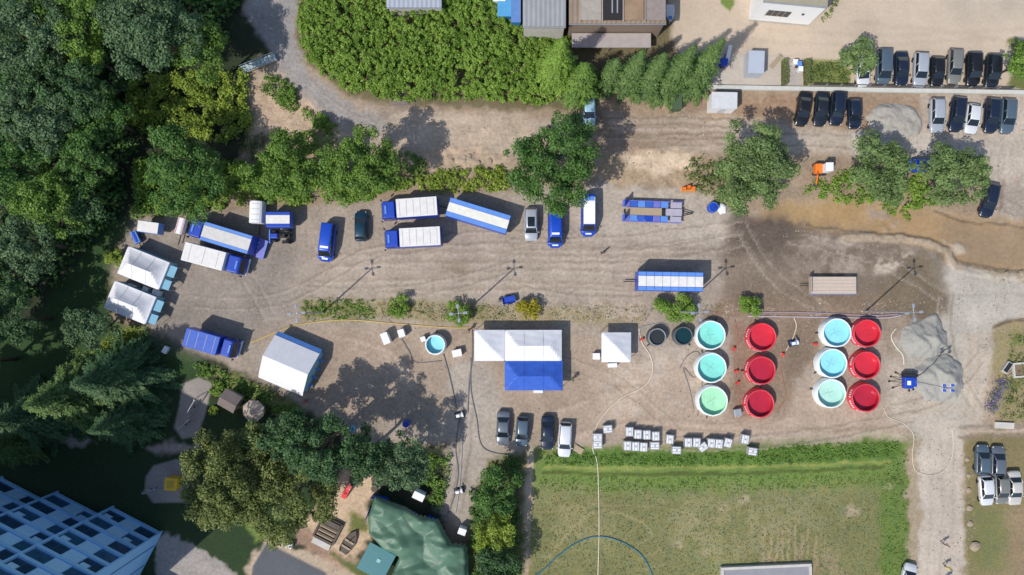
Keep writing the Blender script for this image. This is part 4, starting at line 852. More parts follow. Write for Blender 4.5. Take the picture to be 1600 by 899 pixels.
MB().add([(-1.25, -.7, .02), (1.1, -.7, .02), (1.1, .7, .02), (-1.25, .7, .02), (-1.35, -.85, .5), (1.3, -.85, 1.0), (1.3, .85, 1.0), (-1.35, .85, .5)], [(3, 2, 1, 0), (0, 1, 5, 4), (1, 2, 6, 5), (2, 3, 7, 6), (3, 0, 4, 7), (4, 5, 6, 7)]).build('hull', PURP, wd, bevel=.03)
for s in (-1, 1): MB().cyl((-1.35, s * .85, .52), (1.3, s * .85, 1.02), .05).build('rim', LBLUE, wd)
for i in range(3): MB().box((-.5 + i * .6, .2, .70 + i * .12), (.1, .12, .08)).build('fitting', STRIPE, wd)
p = T(213, 371, .5); wd = thing('tool_trailer', 'tiny blue trailer left of the small plain white trailer', 'trailer', (p.x, p.y, 0), -65)
MB().box((0, 0, .6), (1.7, .8, .45)).build('box', LBLUE, wd, bevel=.04); MB().box((0, 0, .85), (1.5, .35, .08)).build('lid', BLUE, wd, bevel=.02); MB().cyl((.8, 0, .4), (1.6, 0, .4), .05).build('drawbar', BLACK, wd); wheels(wd, [(0, .5), (0, -.5)], .28, .18)

# ------------------------------------------------------------------ tents
def grid_roof(mb, L, W, z0, z1, rl, nx_=20, ny_=14, pw=1.25, ox=0, oy=0):
    """hip roof with ridge length rl, sagging like stretched cloth"""
    vv = []; 
    for j in range(ny_ + 1):
        for i in range(nx_ + 1):
            x = -L/2 + L * i / nx_; y = -W/2 + W * j / ny_
            a = (L/2 - abs(x)) / max(.01, (L - rl) / 2); b_ = (W/2 - abs(y)) / (W / 2); t = min(1, a, b_)
            vv.append((ox + x, oy + y, z0 + (z1 - z0) * max(t, 0) ** pw - (0 if t <= 0 else .05 * math.sin(3.1 * t) + .02 * math.sin(x * 2.3 + y * 3.7 + L) * math.sin(y * 2.9 - x))))
    k = nx_ + 1
    return mb.add(vv, [(j * k + i, j * k + i + 1, (j + 1) * k + i + 1, (j + 1) * k + i) for j in range(ny_) for i in range(nx_)])
TW = mat('tent_white', (0.66, 0.66, 0.69), .65, var=.07, scale=1.1, bump=.15); TSIDE = mat('tent_wall_blue_and_shade', (0.20, 0.42, 0.55), .6, var=.1)  # blue on the ridge tent; on the marquees it paints shade on walls
def marquee(label, px, py, deg, L, W, z0, z1, rl, roofm=TW, wallm=TW, walls='', pw=1.2, name='marquee', group=None, valance=.3, bays=0):
    p = T(px, py, z0); root = thing(name, label, 'tent', (p.x, p.y, 0), deg, group)
    rf = grid_roof(MB(), L, W, z0, z1, rl, 24, 16, pw).build('roof', roofm, root)
    for i in range(bays): MB().tube([(-L/2 + L * (i + 1) / (bays + 1), -W/2 + .05 + q * (W - .1) / 8, z0 + (z1 - z0) * max(0, 1 - abs(q - 4) / 4) ** pw + .01) for q in range(9)], .02, 4).build('seam', mat('seam_grey', (.5, .5, .52), .6) if roofm is TW else TARPB, rf)
    va = MB()
    for s in (-1, 1): va.box((0, s * (W/2 - .015), z0 - valance/2), (L, .02, valance)); va.box((s * (L/2 - .015), 0, z0 - valance/2), (.02, W - .06, valance))
    va.build('valance', roofm, root)
    for sx in ((-1, 0, 1) if L > 4.5 else (-1, 1)):
        for sy in (-1, 1): MB().cyl((sx * (L/2 - .08), sy * (W/2 - .08), 0), (sx * (L/2 - .08), sy * (W/2 - .08), z0), .04, n=8).build('leg', STEEL, root)
    for w in walls:
        d = dict(n=((0, W/2 - .06, z0/2), (L - .2, .03, z0 - .05)), s=((0, -W/2 + .06, z0/2), (L - .2, .03, z0 - .05)), e=((L/2 - .06, 0, z0/2), (.03, W - .2, z0 - .05)), w=((-L/2 + .06, 0, z0/2), (.03, W - .2, z0 - .05)))[w]
        MB().box(*d).build('side_wall', wallm, root)
    return root
MT = 'white marquees at the left end of the yard'
m1 = marquee('upper of the two white hipped marquees at the left end of the yard', 224, 419, -22, 5.9, 3.9, 2.5, 3.7, 3.2, wallm=TSIDE, walls='new', pw=1.45, group=MT, bays=2)
m2 = marquee('lower of the two white hipped marquees at the left end of the yard', 203, 473, -22, 5.9, 3.9, 2.5, 3.7, 3.2, wallm=TSIDE, walls='new', pw=1.45, group=MT, bays=2)
for m_ in (m1, m2):
    for sx, sy, w_ in ((3.3, .9, 1.5), (3.2, -1.0, 1.3)):
        MB().slab([(2.95, sy - w_/2, 2.2), (3.9, sy - w_/2, 1.9), (3.9, sy + w_/2, 1.9), (2.95, sy + w_/2, 2.2)], .03).build('awning', TSIDE, m_)  # porch flaps in the blue that paints the side walls' shade
        for q in (-1, 1): MB().cyl((3.85, sy + q * (w_/2 - .05), 0), (3.85, sy + q * (w_/2 - .05), 1.9), .03, n=6).build('awning_pole', STEEL, m_)
# gable tent
p = T(451, 569, 2.4); gt = thing('gable_tent', 'big white ridge tent with pale blue end walls at the lower left of the yard', 'tent', (p.x, p.y, 0), -23)
L, W = 6.4, 5.6; ins = []
for s in (-1, 1):
    MB().slab([(-L/2, s * W/2, 2.2), (L/2, s * W/2, 2.2), (L/2, 0, 3.7), (-L/2, 0, 3.7)][::s], .02).build('roof_panel', TW, gt)
    MB().box((0, s * (W/2 - .05), 1.1), (L - .1, .03, 2.2)).build('side_wall', TSIDE, gt)
    MB().add([(s * (L/2 - .05), -W/2 + .06, 0), (s * (L/2 - .05), W/2 - .06, 0), (s * (L/2 - .05), W/2 - .06, 2.15), (s * (L/2 - .05), 0, 3.62), (s * (L/2 - .05), -W/2 + .06, 2.15)], [(0, 1, 2, 3, 4)]).build('end_wall', TSIDE, gt)
    MB().slab([(-L/2, s * (W/2 + .55), 1.7), (L/2, s * (W/2 + .55), 1.7), (L/2, s * (W/2 + .02), 2.15), (-L/2, s * (W/2 + .02), 2.15)][::s], .02).build('side_awning', TW if s < 0 else LBLUE, gt)
for i in range(3): MB().tube([(-L/2 + L * (i + 1) / 4, -W/2, 2.21), (-L/2 + L * (i + 1) / 4, 0, 3.71), (-L/2 + L * (i + 1) / 4, W/2, 2.21)], .02, 4).build('seam', mat('seam_grey', (.5, .5, .52), .6), gt)
for i in range(4): MB().box((L/2 + .25, -1.8 + i * 1.2, .9), (.5, .3, .03 + .3 * (i % 2))).build('window_flap', LBLUE, gt)
marquee('white pavilion over the left bay, half of the joined white pavilion', 765, 540, 0, 4.05, 4.1, 2.3, 3.4, .0, pw=1.0, name='pavilion', group='pavilions')
marquee('long white pavilion with hipped roof touching the blue pavilion', 833.5, 540, 0, 7.5, 4.1, 2.3, 3.4, 4.2, pw=1.0, name='pavilion', group='pavilions', bays=2)
marquee('royal blue pavilion attached below the long white pavilion', 834, 587, 0, 7.7, 3.95, 2.25, 3.3, 4.4, roofm=TARPB, wallm=TARPB, pw=1.0, name='pavilion', group='pavilions', bays=2)
marquee('square white pavilion standing alone left of the dark tanks', 963, 543, 0, 3.9, 3.95, 2.3, 3.5, .0, pw=1.0, name='pavilion', group='pavilions')

# ------------------------------------------------------------------ water tanks
def tank(label, px, py, r, liner, outer, h=1.25, group='round water tanks', water=.78, marks=None, creases=True, rimm=None):
    water *= random.uniform(.8, 1.12)
    p = T(px, py, h); rm = r * S * (1 - h / H); root = thing('water_tank', label, 'tank', (p.x, p.y, 0), random.uniform(0, 360), group); rr = random.Random(px)
    MB().lathe([(rm + .16, 0), (rm + .13, h * .45), (rm + .05, h - .08), (rm - .02, h)], 26, wob=.02, rnd=rr).build('outer_wall', outer, root, smooth=True)
    MB().lathe([(rm - .1, h), (rm - .06, h * .5), (rm - .08, .05)], 20).build('liner_wall', liner, root, smooth=True)
    MB().lathe([(rm + .05, h - .03), (rm + .06, h + .05), (rm - .02, h + .09), (rm - .12, h + .05), (rm - .12, h - .02)], 26, wob=.016, rnd=rr).build('rim', rimm or outer, root, smooth=True)
    wv = [(0, 0, h - water)]; nn = 40
    for k in range(1, 6):
        for i in range(nn): wv.append(((rm - .07) * k / 5 * math.cos(6.2832 * i / nn), (rm - .07) * k / 5 * math.sin(6.2832 * i / nn), h - water + (rr.uniform(-.006, .006) if k < 5 else 0)))
    fs = [(0, 1 + i, 1 + (i + 1) % nn) for i in range(nn)] + [(1 + k * nn + i, 1 + (k + 1) * nn + i, 1 + (k + 1) * nn + (i + 1) % nn, 1 + k * nn + (i + 1) % nn) for k in range(4) for i in range(nn)]
    MB().add(wv, fs).build('water', liner, root, smooth=True)
    if creases:
        for k in range(4):
            a = k * 1.57 + .4 + rr.uniform(-.35, .35); MB().tube([(.05 * math.cos(a), .05 * math.sin(a), h - water + .012), (rm * rr.uniform(.2, .45) * math.cos(a + .08), rm * rr.uniform(.2, .45) * math.sin(a + .08), h - water + .012)], .022, 4).build('liner_seam', mat('seam_' + liner.name, tuple(c * .6 for c in LCOL[liner.name]), .5), root)
    if marks:
        for k in range(14):
            if k % 5 == 4: continue
            a = R(150 + k * 9) - root.rotation_euler.z; q = rm + .125; MB().box((q * math.cos(a), q * math.sin(a), h * .62), (.03, .2, .34), a).build('wall_mark', STRIPE, root)
    MB().cyl((rm + .2, 0, .25), (rm + .6, 0, .2), .07, n=8).build('outlet', BLACK, root)
    return root
LCOL = {}
def liner(nm, c):
    LCOL[nm] = c; return mat(nm, c, .22, var=.13, scale=.9, spec=.5)
LT = liner('liner_turquoise', (0.23, 0.66, 0.58)); LG = liner('liner_mint', (0.36, 0.70, 0.46)); LCY = liner('liner_cyan', (0.28, 0.66, 0.72)); LCG = liner('liner_pale_mint', (0.42, 0.68, 0.60)); LR = liner('liner_red', (0.56, 0.028, 0.05)); LDR = liner('liner_dark_red', (0.42, 0.02, 0.045)); LK = liner('liner_dark', (0.03, 0.035, 0.035)); LKT = liner('liner_dark_teal', (0.006, 0.035, 0.042))
OW = mat('tank_white', (0.72, 0.76, 0.76), .45, var=.05); ORD = mat('tank_red', (0.60, 0.05, 0.07), .45, var=.08)
for a in [('turquoise tank, topmost of the left column beside the dark tanks', 1111, 524, 22.3, LT, OW), ('turquoise tank in the middle of the left column', 1112, 575, 22.8, LT, OW), ('mint green tank at the bottom of the left column', 1114, 627, 22.8, LG, OW),
          ('pale cyan tank, topmost of the third column', 1308, 520, 22, LCY, OW), ('pale cyan tank in the middle of the third column', 1301, 568, 22.3, LCY, OW), ('pale mint tank at the bottom of the third column', 1299, 615, 22.3, LCG, OW)]: tank(*a)
for a in [('red tank, topmost of the second column', 1191, 527, 21.5, LR, ORD), ('red tank in the middle of the second column', 1190, 579, 21.5, LDR, ORD), ('red tank at the bottom of the second column', 1188, 631, 21.5, LDR, ORD),
          ('red tank, topmost of the rightmost column', 1355, 521, 21, LR, ORD), ('red tank in the middle of the rightmost column', 1354, 571, 21, LR, ORD), ('red tank at the bottom of the rightmost column', 1353, 622, 21.5, LDR, ORD)]: tank(*a, marks=True, creases=False)
tank('small pale blue basin left of the white pavilions', 680, 539, 15, LCY, OW, h=1.3, water=.7, creases=False)
DT = mat('dark_tank_wall', (0.09, 0.10, 0.11), .5)
tank('small black tank left of the dark teal tank', 1027, 527, 13.5, LK, DT, h=1.2, water=.3, creases=False, rimm=mat('tank_grey', (.22, .23, .24), .5)); tank('small dark teal tank beside the turquoise tanks', 1068, 525, 14, LKT, DT, h=1.2, water=.3, creases=False)

# ------------------------------------------------------------------ white totes
TOTE = mat('tote_plastic', (0.66, 0.67, 0.68), .4, var=.05)
def tote_proto():
    root = thing('tote_container', 'x', 'tote')
    for y in (-.42, 0, .42): MB().box((0, y, .05), (1.15, .12, .1)).build('pallet_runner', WOOD, root)
    MB().box((0, 0, .13), (1.2, 1.0, .06)).build('pallet_deck', WOOD, root); MB().box((0, 0, .62), (1.12, .92, .92)).build('bottle', TOTE, root, bevel=.07)
    MB().cyl((0, 0, 1.07), (0, 0, 1.12), .13, n=14).build('lid', STEEL, root); cg = MB()
    for z in (.3, .6, .9, 1.1):
        for s in (-1, 1): cg.box((0, s * .5, z), (1.2, .03, .035)); cg.box((s * .6, 0, z), (.03, 1.0, .035))
    for i in range(5):
        for s in (-1, 1): cg.box((-.58 + i * .29, s * .5, .64), (.025, .035, .95)); cg.box((s * .6, -.46 + i * .23, .64), (.035, .025, .95))
    for y in (-.22, .22): cg.box((0, y, 1.11), (1.2, .05, .03))
    cg.build('cage', STEEL, root); return root
tp = tote_proto()
for x, y, rz, lb in [(934, 684, 0, 'white tote next to the pale hose, upper of the two'), (934, 695.5, 2, 'white tote next to the pale hose, lower of the two'), (950, 671, 5, 'white tote with dark top corner, set back above the pale hose pair'),
 (984, 675, 90, 'white tote, first in the upper row of the block'), (997, 679, 88, 'white tote, second in the upper row of the block'), (1011, 680, 90, 'white tote, third in the upper row of the block'), (1025, 682, 92, 'white tote, fourth in the upper row of the block'),
 (981, 697, 90, 'white tote, first in the lower row of the block'), (993.5, 698, 90, 'white tote, second in the lower row of the block'), (1006, 699, 87, 'white tote, third in the lower row of the block'), (1023.5, 697, 0, 'white tote turned sideways, last in the lower row of the block'),
 (1047, 687, 84, 'single white tote just right of the block'), (1057.5, 704, -2, 'white tote in the grass below the gap between block and right row'), (1076, 692, 90, 'white tote, first of the right row'), (1089, 692, 88, 'white tote, second of the right row'),
 (1099, 699, 35, 'white tote standing askew in the middle of the right row'), (1112, 693, 86, 'white tote right of the askew one'), (1124, 694, 84, 'white tote, next to last of the right row'), (1138, 692.5, 75, 'white tote, last of the right row'),
 (1165, 687, 80, 'lone white tote beyond the right row, upper one'), (1176.5, 706, -8, 'lone white tote beyond the right row, lower one in the grass')]:
    o = copy_tree(tp); p = T(x, y, 1.1); o.location = (p.x, p.y, max(0, terrain_z(x, y))); o.rotation_euler = (0, 0, R(rz)); tag(o, lb, 'tote', 'white tote containers above the field')
for c in list(tp.children): bpy.data.objects.remove(c)
bpy.data.objects.remove(tp)

# ------------------------------------------------------------------ apartment block, bottom left
BW = mat('skylit_blue_render', (0.26, 0.52, 0.82), .7, var=.06, scale=.6); BD = mat('facade_blue', (0.02, 0.10, 0.30), .6, var=.12); BP = mat('panel_skylit_blue', (0.36, 0.62, 0.92), .45, var=.08)  # pale facade; blue sky light in shade is put into these paints
BG1 = mat('facade_glass_dark', (.02, .055, .11), .08, var=.3, spec=.8); BG2 = mat('facade_glass_blue', (.03, .10, .19), .1, var=.3, spec=.8)
ab = thing('apartment_block', 'tall apartment block with sky-blue shade painted on its stepped facade in the bottom left corner', 'building', (-47.9, -30.9, 0), -27.5)
FL, FHT, SEG, STEP = 9, 2.85, 7.6, 1.7
for sgm in range(6):
    x1, y1 = -SEG * sgm, -STEP * sgm; x0 = x1 - SEG; top = .4 + FL * FHT
    MB().box(((x0 + x1) / 2, y1 - 6.6, top / 2 - .2), (SEG - .004, 12.75, top + .4)).build('wall', BW if sgm == 0 else BD, ab)
    MB().box(((x0 + x1) / 2, y1 - 6.5, top + .2), (SEG + .002 * sgm, 13.2, .4)).build('roof', CONC, ab)
    MB().box((x0 + .12, y1 - .26, top / 2), (.24, .5, top)).build('divider', BW, ab)
    if sgm == 0: MB().box((-.1, y1 - .26, top / 2), (.2, .52, top)).build('divider', BW, ab)
    for f in range(FL):
        z = .4 + f * FHT
        MB().box(((x0 + x1) / 2 + .12, y1 - .12, z + .32), (SEG - .3, .30, .56)).build('floor_band', BW, ab)
        for k, (a, w_) in enumerate(((1.55, 2.4), (3.9, 2.0), (6.2, 2.4))):
            zz = z + .66 + 1.06
            if k == 1: MB().box((x0 + a, y1 - .19, zz), (w_, .12, 2.1)).build('panel', BP, ab)
            else:
                wd = MB().box((x0 + a, y1 - .21, zz), (w_, .06, 2.1)).build('window', (BG1, BG2)[(f * 3 + k + sgm) % 2], ab)
                MB().box((x0 + a, y1 - .175, zz), (.05, .03, 2.1)).build('window_bar', BD, wd)
                if (f + sgm + k) % 3 == 0: MB().box((x0 + a - w_ * .2, y1 - .172, zz + .55), (w_ * .45, .012, .9)).build('blind', BP, wd)
for k in range(4): MB().box((.03, -2 - k * 3.0, 12), (.06, .08, 23)).build('end_wall_joint', BD, ab)
MB().box((2.2, -9.5, 2.9), (4.4, 5.5, .25)).build('canopy', BD, ab); MB().box((2.3, -6.75, 2.98), (4.6, .2, .45)).build('canopy_edge', BW, ab)
for x in (.6, 4.0): MB().cyl((x, -7.3, 0), (x, -7.3, 2.8), .1).build('canopy_post', STEEL, ab)

# ------------------------------------------------------------------ buildings along the top
def corrug(mb, x0, x1, y0, y1, z, pitch=.5, amp=.05, slope=0.0):
    n_ = int((x1 - x0) / pitch) * 2; vv = []
    for i in range(n_ + 1):
        x = x0 + (x1 - x0) * i / n_; q = z + amp * (i % 2); vv += [(x, y0, q), (x, y1, q + slope)]
    return mb.add(vv, [(2 * i, 2 * i + 2, 2 * i + 3, 2 * i + 1) for i in range(n_)])
def hall(label, px0, px1, pyb, ztop, roofm, wallm, depth=14, name='industrial_hall', pitch=.6, slope=.6, wall_w=True):
    a = T(px0, pyb, ztop); b_ = T(px1, pyb, ztop); root = thing(name, label, 'building', (a.x, a.y, 0)); w = b_.x - a.x
    MB().box((w/2, depth/2, ztop/2 - .1), (w - .3, depth - .3, ztop - .2)).build('wall', wallm, root)
    corrug(MB(), 0, w, 0, depth, ztop, pitch, .06, slope).build('roof', roofm, root)
    MB().box((w/2, -.06, ztop - .12), (w, .12, .16)).build('gutter', STEEL, root)
    return root, w, ztop
GR = mat('grey_roof_sheet', (0.27, 0.275, 0.285), .6, var=.14, scale=.6); BR = mat('brown_roof_sheet', (0.26, 0.20, 0.15), .75, var=.25, scale=.5); RR = mat('rusty_roof_sheet', (0.28, 0.19, 0.12), .8, var=.3, scale=.6); PK = mat('pinkish_roof', (0.42, 0.28, 0.24), .8, var=.1)
r_, w, z = hall('hall with grey corrugated roof at the top, left of the brown factory', 817, 884, 42, 5.5, GR, CONC)
r_, w, z = hall('factory with brown patched roof at the top edge', 889, 1041, 37, 5.0, BR, mat('brown_wall', (.25, .19, .15), .8), 13, slope=.25)
def patch(x0, x1, y0, y1, m, nm, dz=.12): return MB().box(((x0 + x1) / 2, (y0 + y1) / 2, z + dz + .08 + .25 * (y0 + y1) / 26), (x1 - x0, y1 - y0, .1)).build(nm, m, r_)
k = w / 152
patch(18 * k, 50 * k, .3, 12, mat('roof_tan', (.33, .29, .25), .8, var=.2), 'roof_section'); patch(53 * k, 82 * k, .3, 12, mat('roof_opening_dark', (.02, .018, .02), .8), 'roof_opening')
for q in (66, 74): patch(q * k, (q + 2) * k, 1.2, 6, STEEL, 'roof_beam', .2)
patch(86 * k, 116 * k, .3, 12, RR, 'roof_section'); patch(120 * k, 150 * k, .3, 12, mat('roof_grey_brown', (.25, .21, .19), .8, var=.2), 'roof_section'); patch(92 * k, 122 * k, 3.0, 7, PK, 'roof_section', .25); patch(128 * k, 136 * k, 3.2, 6, WOOD, 'roof_plank', .25); patch(36 * k, 41 * k, 3.1, 5, STRIPE, 'skylight', .2)
for q in (17, 51.5, 84, 118): patch(q * k - .06, q * k + .06, .1, 12.4, mat('roof_batten', (.36, .31, .27), .8), 'roof_batten', .2)
ln = MB().box((w * .47, -1.0, 1.9), (w * .84, 1.9, .15), 0).build('lean_to_roof', mat('lean_to_roof', (.36, .32, .31), .7, var=.14), r_)
for q in (.1, .45, .85): MB().cyl((w * q, -1.8, 0), (w * q, -1.8, 1.85), .06).build('lean_to_post', STEEL, r_)
hall('hall with pale metal roof peeping over the tall weeds', 604, 690, 12, 3.2, mat('pale_metal_roof', (.42, .45, .50), .35, .3, var=.06), CONC, 10, 'metal_shed')
def container(label, px, py, deg, L, W, hh, m, cat='container', roofm=None, rib=True, name='site_container'):
    p = T(px, py, hh); root = thing(name, label, cat, (p.x, p.y, 0), deg); MB().box((0, 0, hh/2 - .02), (L, W, hh - .04)).build('body', m, root, bevel=.04)
    MB().box((0, 0, hh - .01), (L + .1, W + .1, .08)).build('roof', roofm or m, root, bevel=.02)
    MB().box((0, -W/2 - .015, hh * .45), (min(.9, L * .4), .04, hh * .8)).build('door', mat('door_grey', (.5, .52, .55), .5), root)
    if rib:
        for i in range(5): MB().box((-L/2 + L * (i + .5) / 5, W/2 + .01, hh/2), (.06, .03, hh * .9)).build('rib', m, root)
    return root
SIL = mat('silver_sheet', (.46, .50, .57), .4, .2, var=.05); container('silver box container standing in the beige yard', 1182, 97, 88, 2.9, 2.0, 2.2, SIL); container('white site container with grey roof below the low wall', 1132, 157, -1, 3.3, 2.1, 2.4, WHITE, roofm=mat('light_grey_roof', (.55, .56, .58), .5))
container('dark green box next to the last conifer', 1059, 157, 90, 2.2, 1.1, 1.6, mat('dark_green_paint', (.06, .10, .055), .6), 'box', name='green_box'); container('blue container at the top edge left of the grey roof', 788, 4, 90, 3.6, 1.7, 2.4, mat('container_blue', (.02, .16, .36), .5), roofm=mat('bright_blue_roof', (.08, .30, .55), .45)); container('narrow blue container touching the grey corrugated roof', 806, 8, 90, 4.5, 1.2, 2.4, mat('container_blue', (.02, .16, .36), .5), roofm=mat('mid_blue_roof', (.10, .20, .45), .45))
container('small white shed roof above the blue container', 780, -6, 0, 1.6, 1.2, 2.6, WHITE, name='white_shed')
# white hall
zt = 5.6; a = T(1193, 4, zt); b_ = T(1291, 13, zt); wl = thing('white_hall', 'white walled hall with olive roof cut by the top edge', 'building', (a.x, a.y, 0), math.degrees(math.atan2(b_.y - a.y, b_.x - a.x))); w = (b_ - a).length
WW = mat('white_render', (.80, .80, .79), .7, var=.03)
MB().box((w/2, 7, zt/2), (w, 14, zt)).build('wall', WW, wl); MB().box((w/2, 7, zt + .1), (w + .1, 14.1, .2)).build('roof', mat('olive_roof', (.30, .275, .20), .85, var=.1), wl); MB().box((w/2, -.05, zt + .22), (w + .2, .14, .14)).build('roof_edge', STEEL, wl); MB().box((w/2, -.03, .25), (w, .08, .5)).build('plinth', CONC, wl)
wn_ = MB().box((2.9, -.02, 2.9), (3.0, .08, 1.5)).build('window', GLASS, wl)
for i in range(5): MB().box((1.4 + i * .75, -.07, 2.9), (.07, .05, 1.5)).build('window_bar', STEEL, wn_)
MB().box((6, -.06, 3.4), (.3, .15, .3)).build('wall_lamp', DGREY, wl)
thicket('hedge_strip', 'green hedge along the right side of the white hall', [(1288, 36), (1300, 24), (1322, -10), (1335, -40), (1318, -40), (1296, 12), (1280, 34)], .8, LM['olive'], 80, .25, .4)
# low wall and fence
A, B = T(1100, 137.5), T(1600, 146); d = (B - A); wl = thing('boundary_wall', 'long pale low concrete wall between the beige yard and the lower car row', 'wall', A, math.degrees(math.atan2(d.y, d.x))); L = d.length
for i in range(12): MB().box((L * (i + .5) / 12 * 1.12, 0, .2), (L / 12 * 1.12 - .02, .55, .5)).build('wall_section', mat('pale_concrete', (.50, .50, .46), .85, var=.1), wl)
A, B = T(1266, 134.5), T(1578, 140.5); d = B - A; fe = thing('slatted_fence', 'low dark fence panels standing along the inner side of the pale wall', 'fence', A, math.degrees(math.atan2(d.y, d.x))); L = d.length
for i in range(15):
    MB().box((L * i / 14, 0, .5), (.1, .1, 1.1)).build('post', STEEL, fe)
    if i < 14:
        for q in range(2): MB().box((L * (i + .5) / 14, .0, .45 + q * .35), (L / 14 - .35, .05, .24)).build('slat', DGREY, fe)
for x, lb in ((1226, 'dark clipped hedge left of the bin store'), (1261, 'dark clipped hedge right of the bin store')):
    p = T(x, 113, .6); hd = thing('clipped_hedge', lb, 'hedge', (p.x, p.y, 0)); n_ = 900; q = np.stack([(rng.random(n_) - .5) * .75, (rng.random(n_) - .5) * 3.4, .15 + rng.random(n_) ** .5 * .95], 1); leaf_object('foliage', q, rng.normal(size=(n_, 3)) * .5 + np.array([0, 0, .7]), .2 * (.6 + .8 * rng.random(n_)), LM['olive'], hd); MB().box((0, 0, .5), (.55, 3.2, .9)).build('core', BARK, hd)
for i, (x, y, m, lb) in enumerate([(1243, 97, WHITE, 'white bin at the top left of the bin store'), (1249, 100, DGREY, 'dark bin in the middle of the bin store'), (1251, 108, WHITE, 'white bin lower right in the bin store')]):
    p = T(x, y, .9); bn = thing('waste_bin', lb, 'bin', (p.x, p.y, 0), 0); MB().box((0, 0, .5), (.5, .55, .9), 0, 1.12).build('body', m, bn, bevel=.03); MB().box((0, 0, .99), (.64, .68, .08)).build('lid', LBLUE if i == 1 else m, bn, bevel=.03); wheels(bn, [(-.2, -.25), (-.2, .25)], .1, .05)
p = T(1212, 97, .4); bc = thing('bench', 'weathered bench standing at an angle left of the clipped hedges', 'bench', (p.x, p.y, 0), 50)
for q in (-.22, 0, .22): MB().box((0, q, .45), (2.2, .18, .05)).build('seat_slat', WOOD, bc)
for q in (-.8, .8): MB().box((q, 0, .21), (.1, .55, .42)).build('leg', STEEL, bc)
p = T(1131, 98, .6); tc = thing('covered_cart', 'blue tarped cart on the beige yard by the last conifer', 'cart', (p.x, p.y, 0), -10); MB().box((0, 0, .75), (1.1, 1.2, .7), 0, .8).build('tarp', BLUE, tc, bevel=.12); MB().box((0, 0, .35), (1.1, 1.0, .12)).build('frame', BLACK, tc); wheels(tc, [(0, .55), (0, -.55)], .3, .15); MB().cyl((0, .5, .4), (.1, 1.3, .35), .05).build('drawbar', BLACK, tc)
p = T(1139, 84, .5); bd = thing('board_stack', 'long white board lying above the blue tarped cart', 'boards', (p.x, p.y, 0), 78)
for q in range(3): MB().box((0, .02 * q, .12 + q * .24), (2.2, .5, .2)).build('board', WHITE, bd, bevel=.02)
p = T(1047, 20, 1.0); bo = thing('small_boat', 'small white and blue boat pointing down beside the brown factory', 'boat', (p.x, p.y, 0), -90); secs = []
for x, w_, z_ in ((-1.1, .55, 1.0), (-.3, .62, 1.0), (.5, .5, 1.05), (1.0, .25, 1.12), (1.3, .03, 1.2)): secs.append([(x, -w_ * .5, .5), (x, w_ * .5, .5), (x, w_, z_ - .05), (x, w_ * .9, z_), (x, -w_ * .9, z_), (x, -w_, z_ - .05)])
MB().loft(secs).build('hull', WHITE, bo); MB().box((-.3, 0, .3), (1.6, .5, .5)).build('cradle', WOOD, bo); MB().box((.75, 0, 1.1), (.5, .5, .06)).build('foredeck', LBLUE, bo)

# ------------------------------------------------------------------ lamp posts and light mast
for x, y, lb in ((505, 488, 'lamp post at the left end of the median, casting a long thin shadow'), (727, 488, 'lamp post standing in the bush in the middle of the median'), (1058, 487, 'lamp post in the wide green bush above the turquoise tanks'), (1352, 487, 'lamp post above the rightmost red tanks')):
    lp = thing('lamp_post', lb, 'lamp post', T(x, y), 0, 'lamp posts along the median'); MB().cyl((0, 0, -.2), (0, 0, .7), .16, .15).build('base', STEEL, lp); MB().cyl((0, 0, .7), (0, 0, 11.3), .12, .08).build('pole', STEEL, lp)
    for k in range(4):
        c, s = math.cos(k * math.pi / 2 + .1), math.sin(k * math.pi / 2 + .1); MB().cyl((0, 0, 11.25), (c * .7, s * .7, 11.35), .04, n=6).build('arm', STEEL, lp)
        hd = MB().box((c * .85, s * .85, 11.4), (.5, .3, .14), k * math.pi / 2 + .1).build('lamp_head', mat('lamp_grey', (.24, .27, .34), .5), lp, bevel=.04); MB().box((c * .85, s * .85, 11.32), (.4, .24, .03), k * math.pi / 2 + .1).build('lens', LAMP, hd)
p = T(1418, 598, .8); mm = thing('light_mast_trailer', 'blue mobile light mast with outrigger legs beside the grey gravel heaps', 'light mast', (p.x, p.y, 0), 0); mm.scale = (.8, .8, 1)
MB().box((0, 0, .85), (1.5, 1.9, .9)).build('generator_box', BLUE, mm, bevel=.08); MB().box((-.1, 0, 1.32), (.6, .7, .06)).build('hatch', STRIPE, mm); MB().box((1.0, .1, .9), (.6, 1.5, .7)).build('control_box', BLUE, mm, bevel=.05); MB().box((.4, 1.25, .75), (2.3, .5, .9)).build('tool_box', BLACK, mm, bevel=.04)
for (x, y) in ((-2.3, .9), (-2.6, .1), (-2.0, -1.0), (1.5, -1.3), (.8, -1.5), (-1.5, 1.6)): MB().cyl((x * .2, y * .3, .6), (x, y, .12), .05, n=6).cyl((x, y, 0), (x, y, .12), .16, n=10).build('outrigger', BLACK, mm)
MB().cyl((1.15, .2, 1.0), (1.15, .2, 8.0), .1, .06).build('mast', STEEL, mm); MB().box((1.15, .2, 8.05), (1.6, .12, .12)).build('cross_arm', BLUE, mm)
for sx in (-.65, .65):
    for sy in (-.4, .4): f_ = MB().box((1.15 + sx, .2 + sy, 8.1), (.42, .36, .25)).build('floodlight', TARPB, mm, bevel=.04); MB().box((1.15 + sx, .2 + sy, 7.93), (.5, .4, .03)).build('lens', LAMP, f_)
wheels(mm, [(.1, .98), (.1, -.98)], .33, .2)

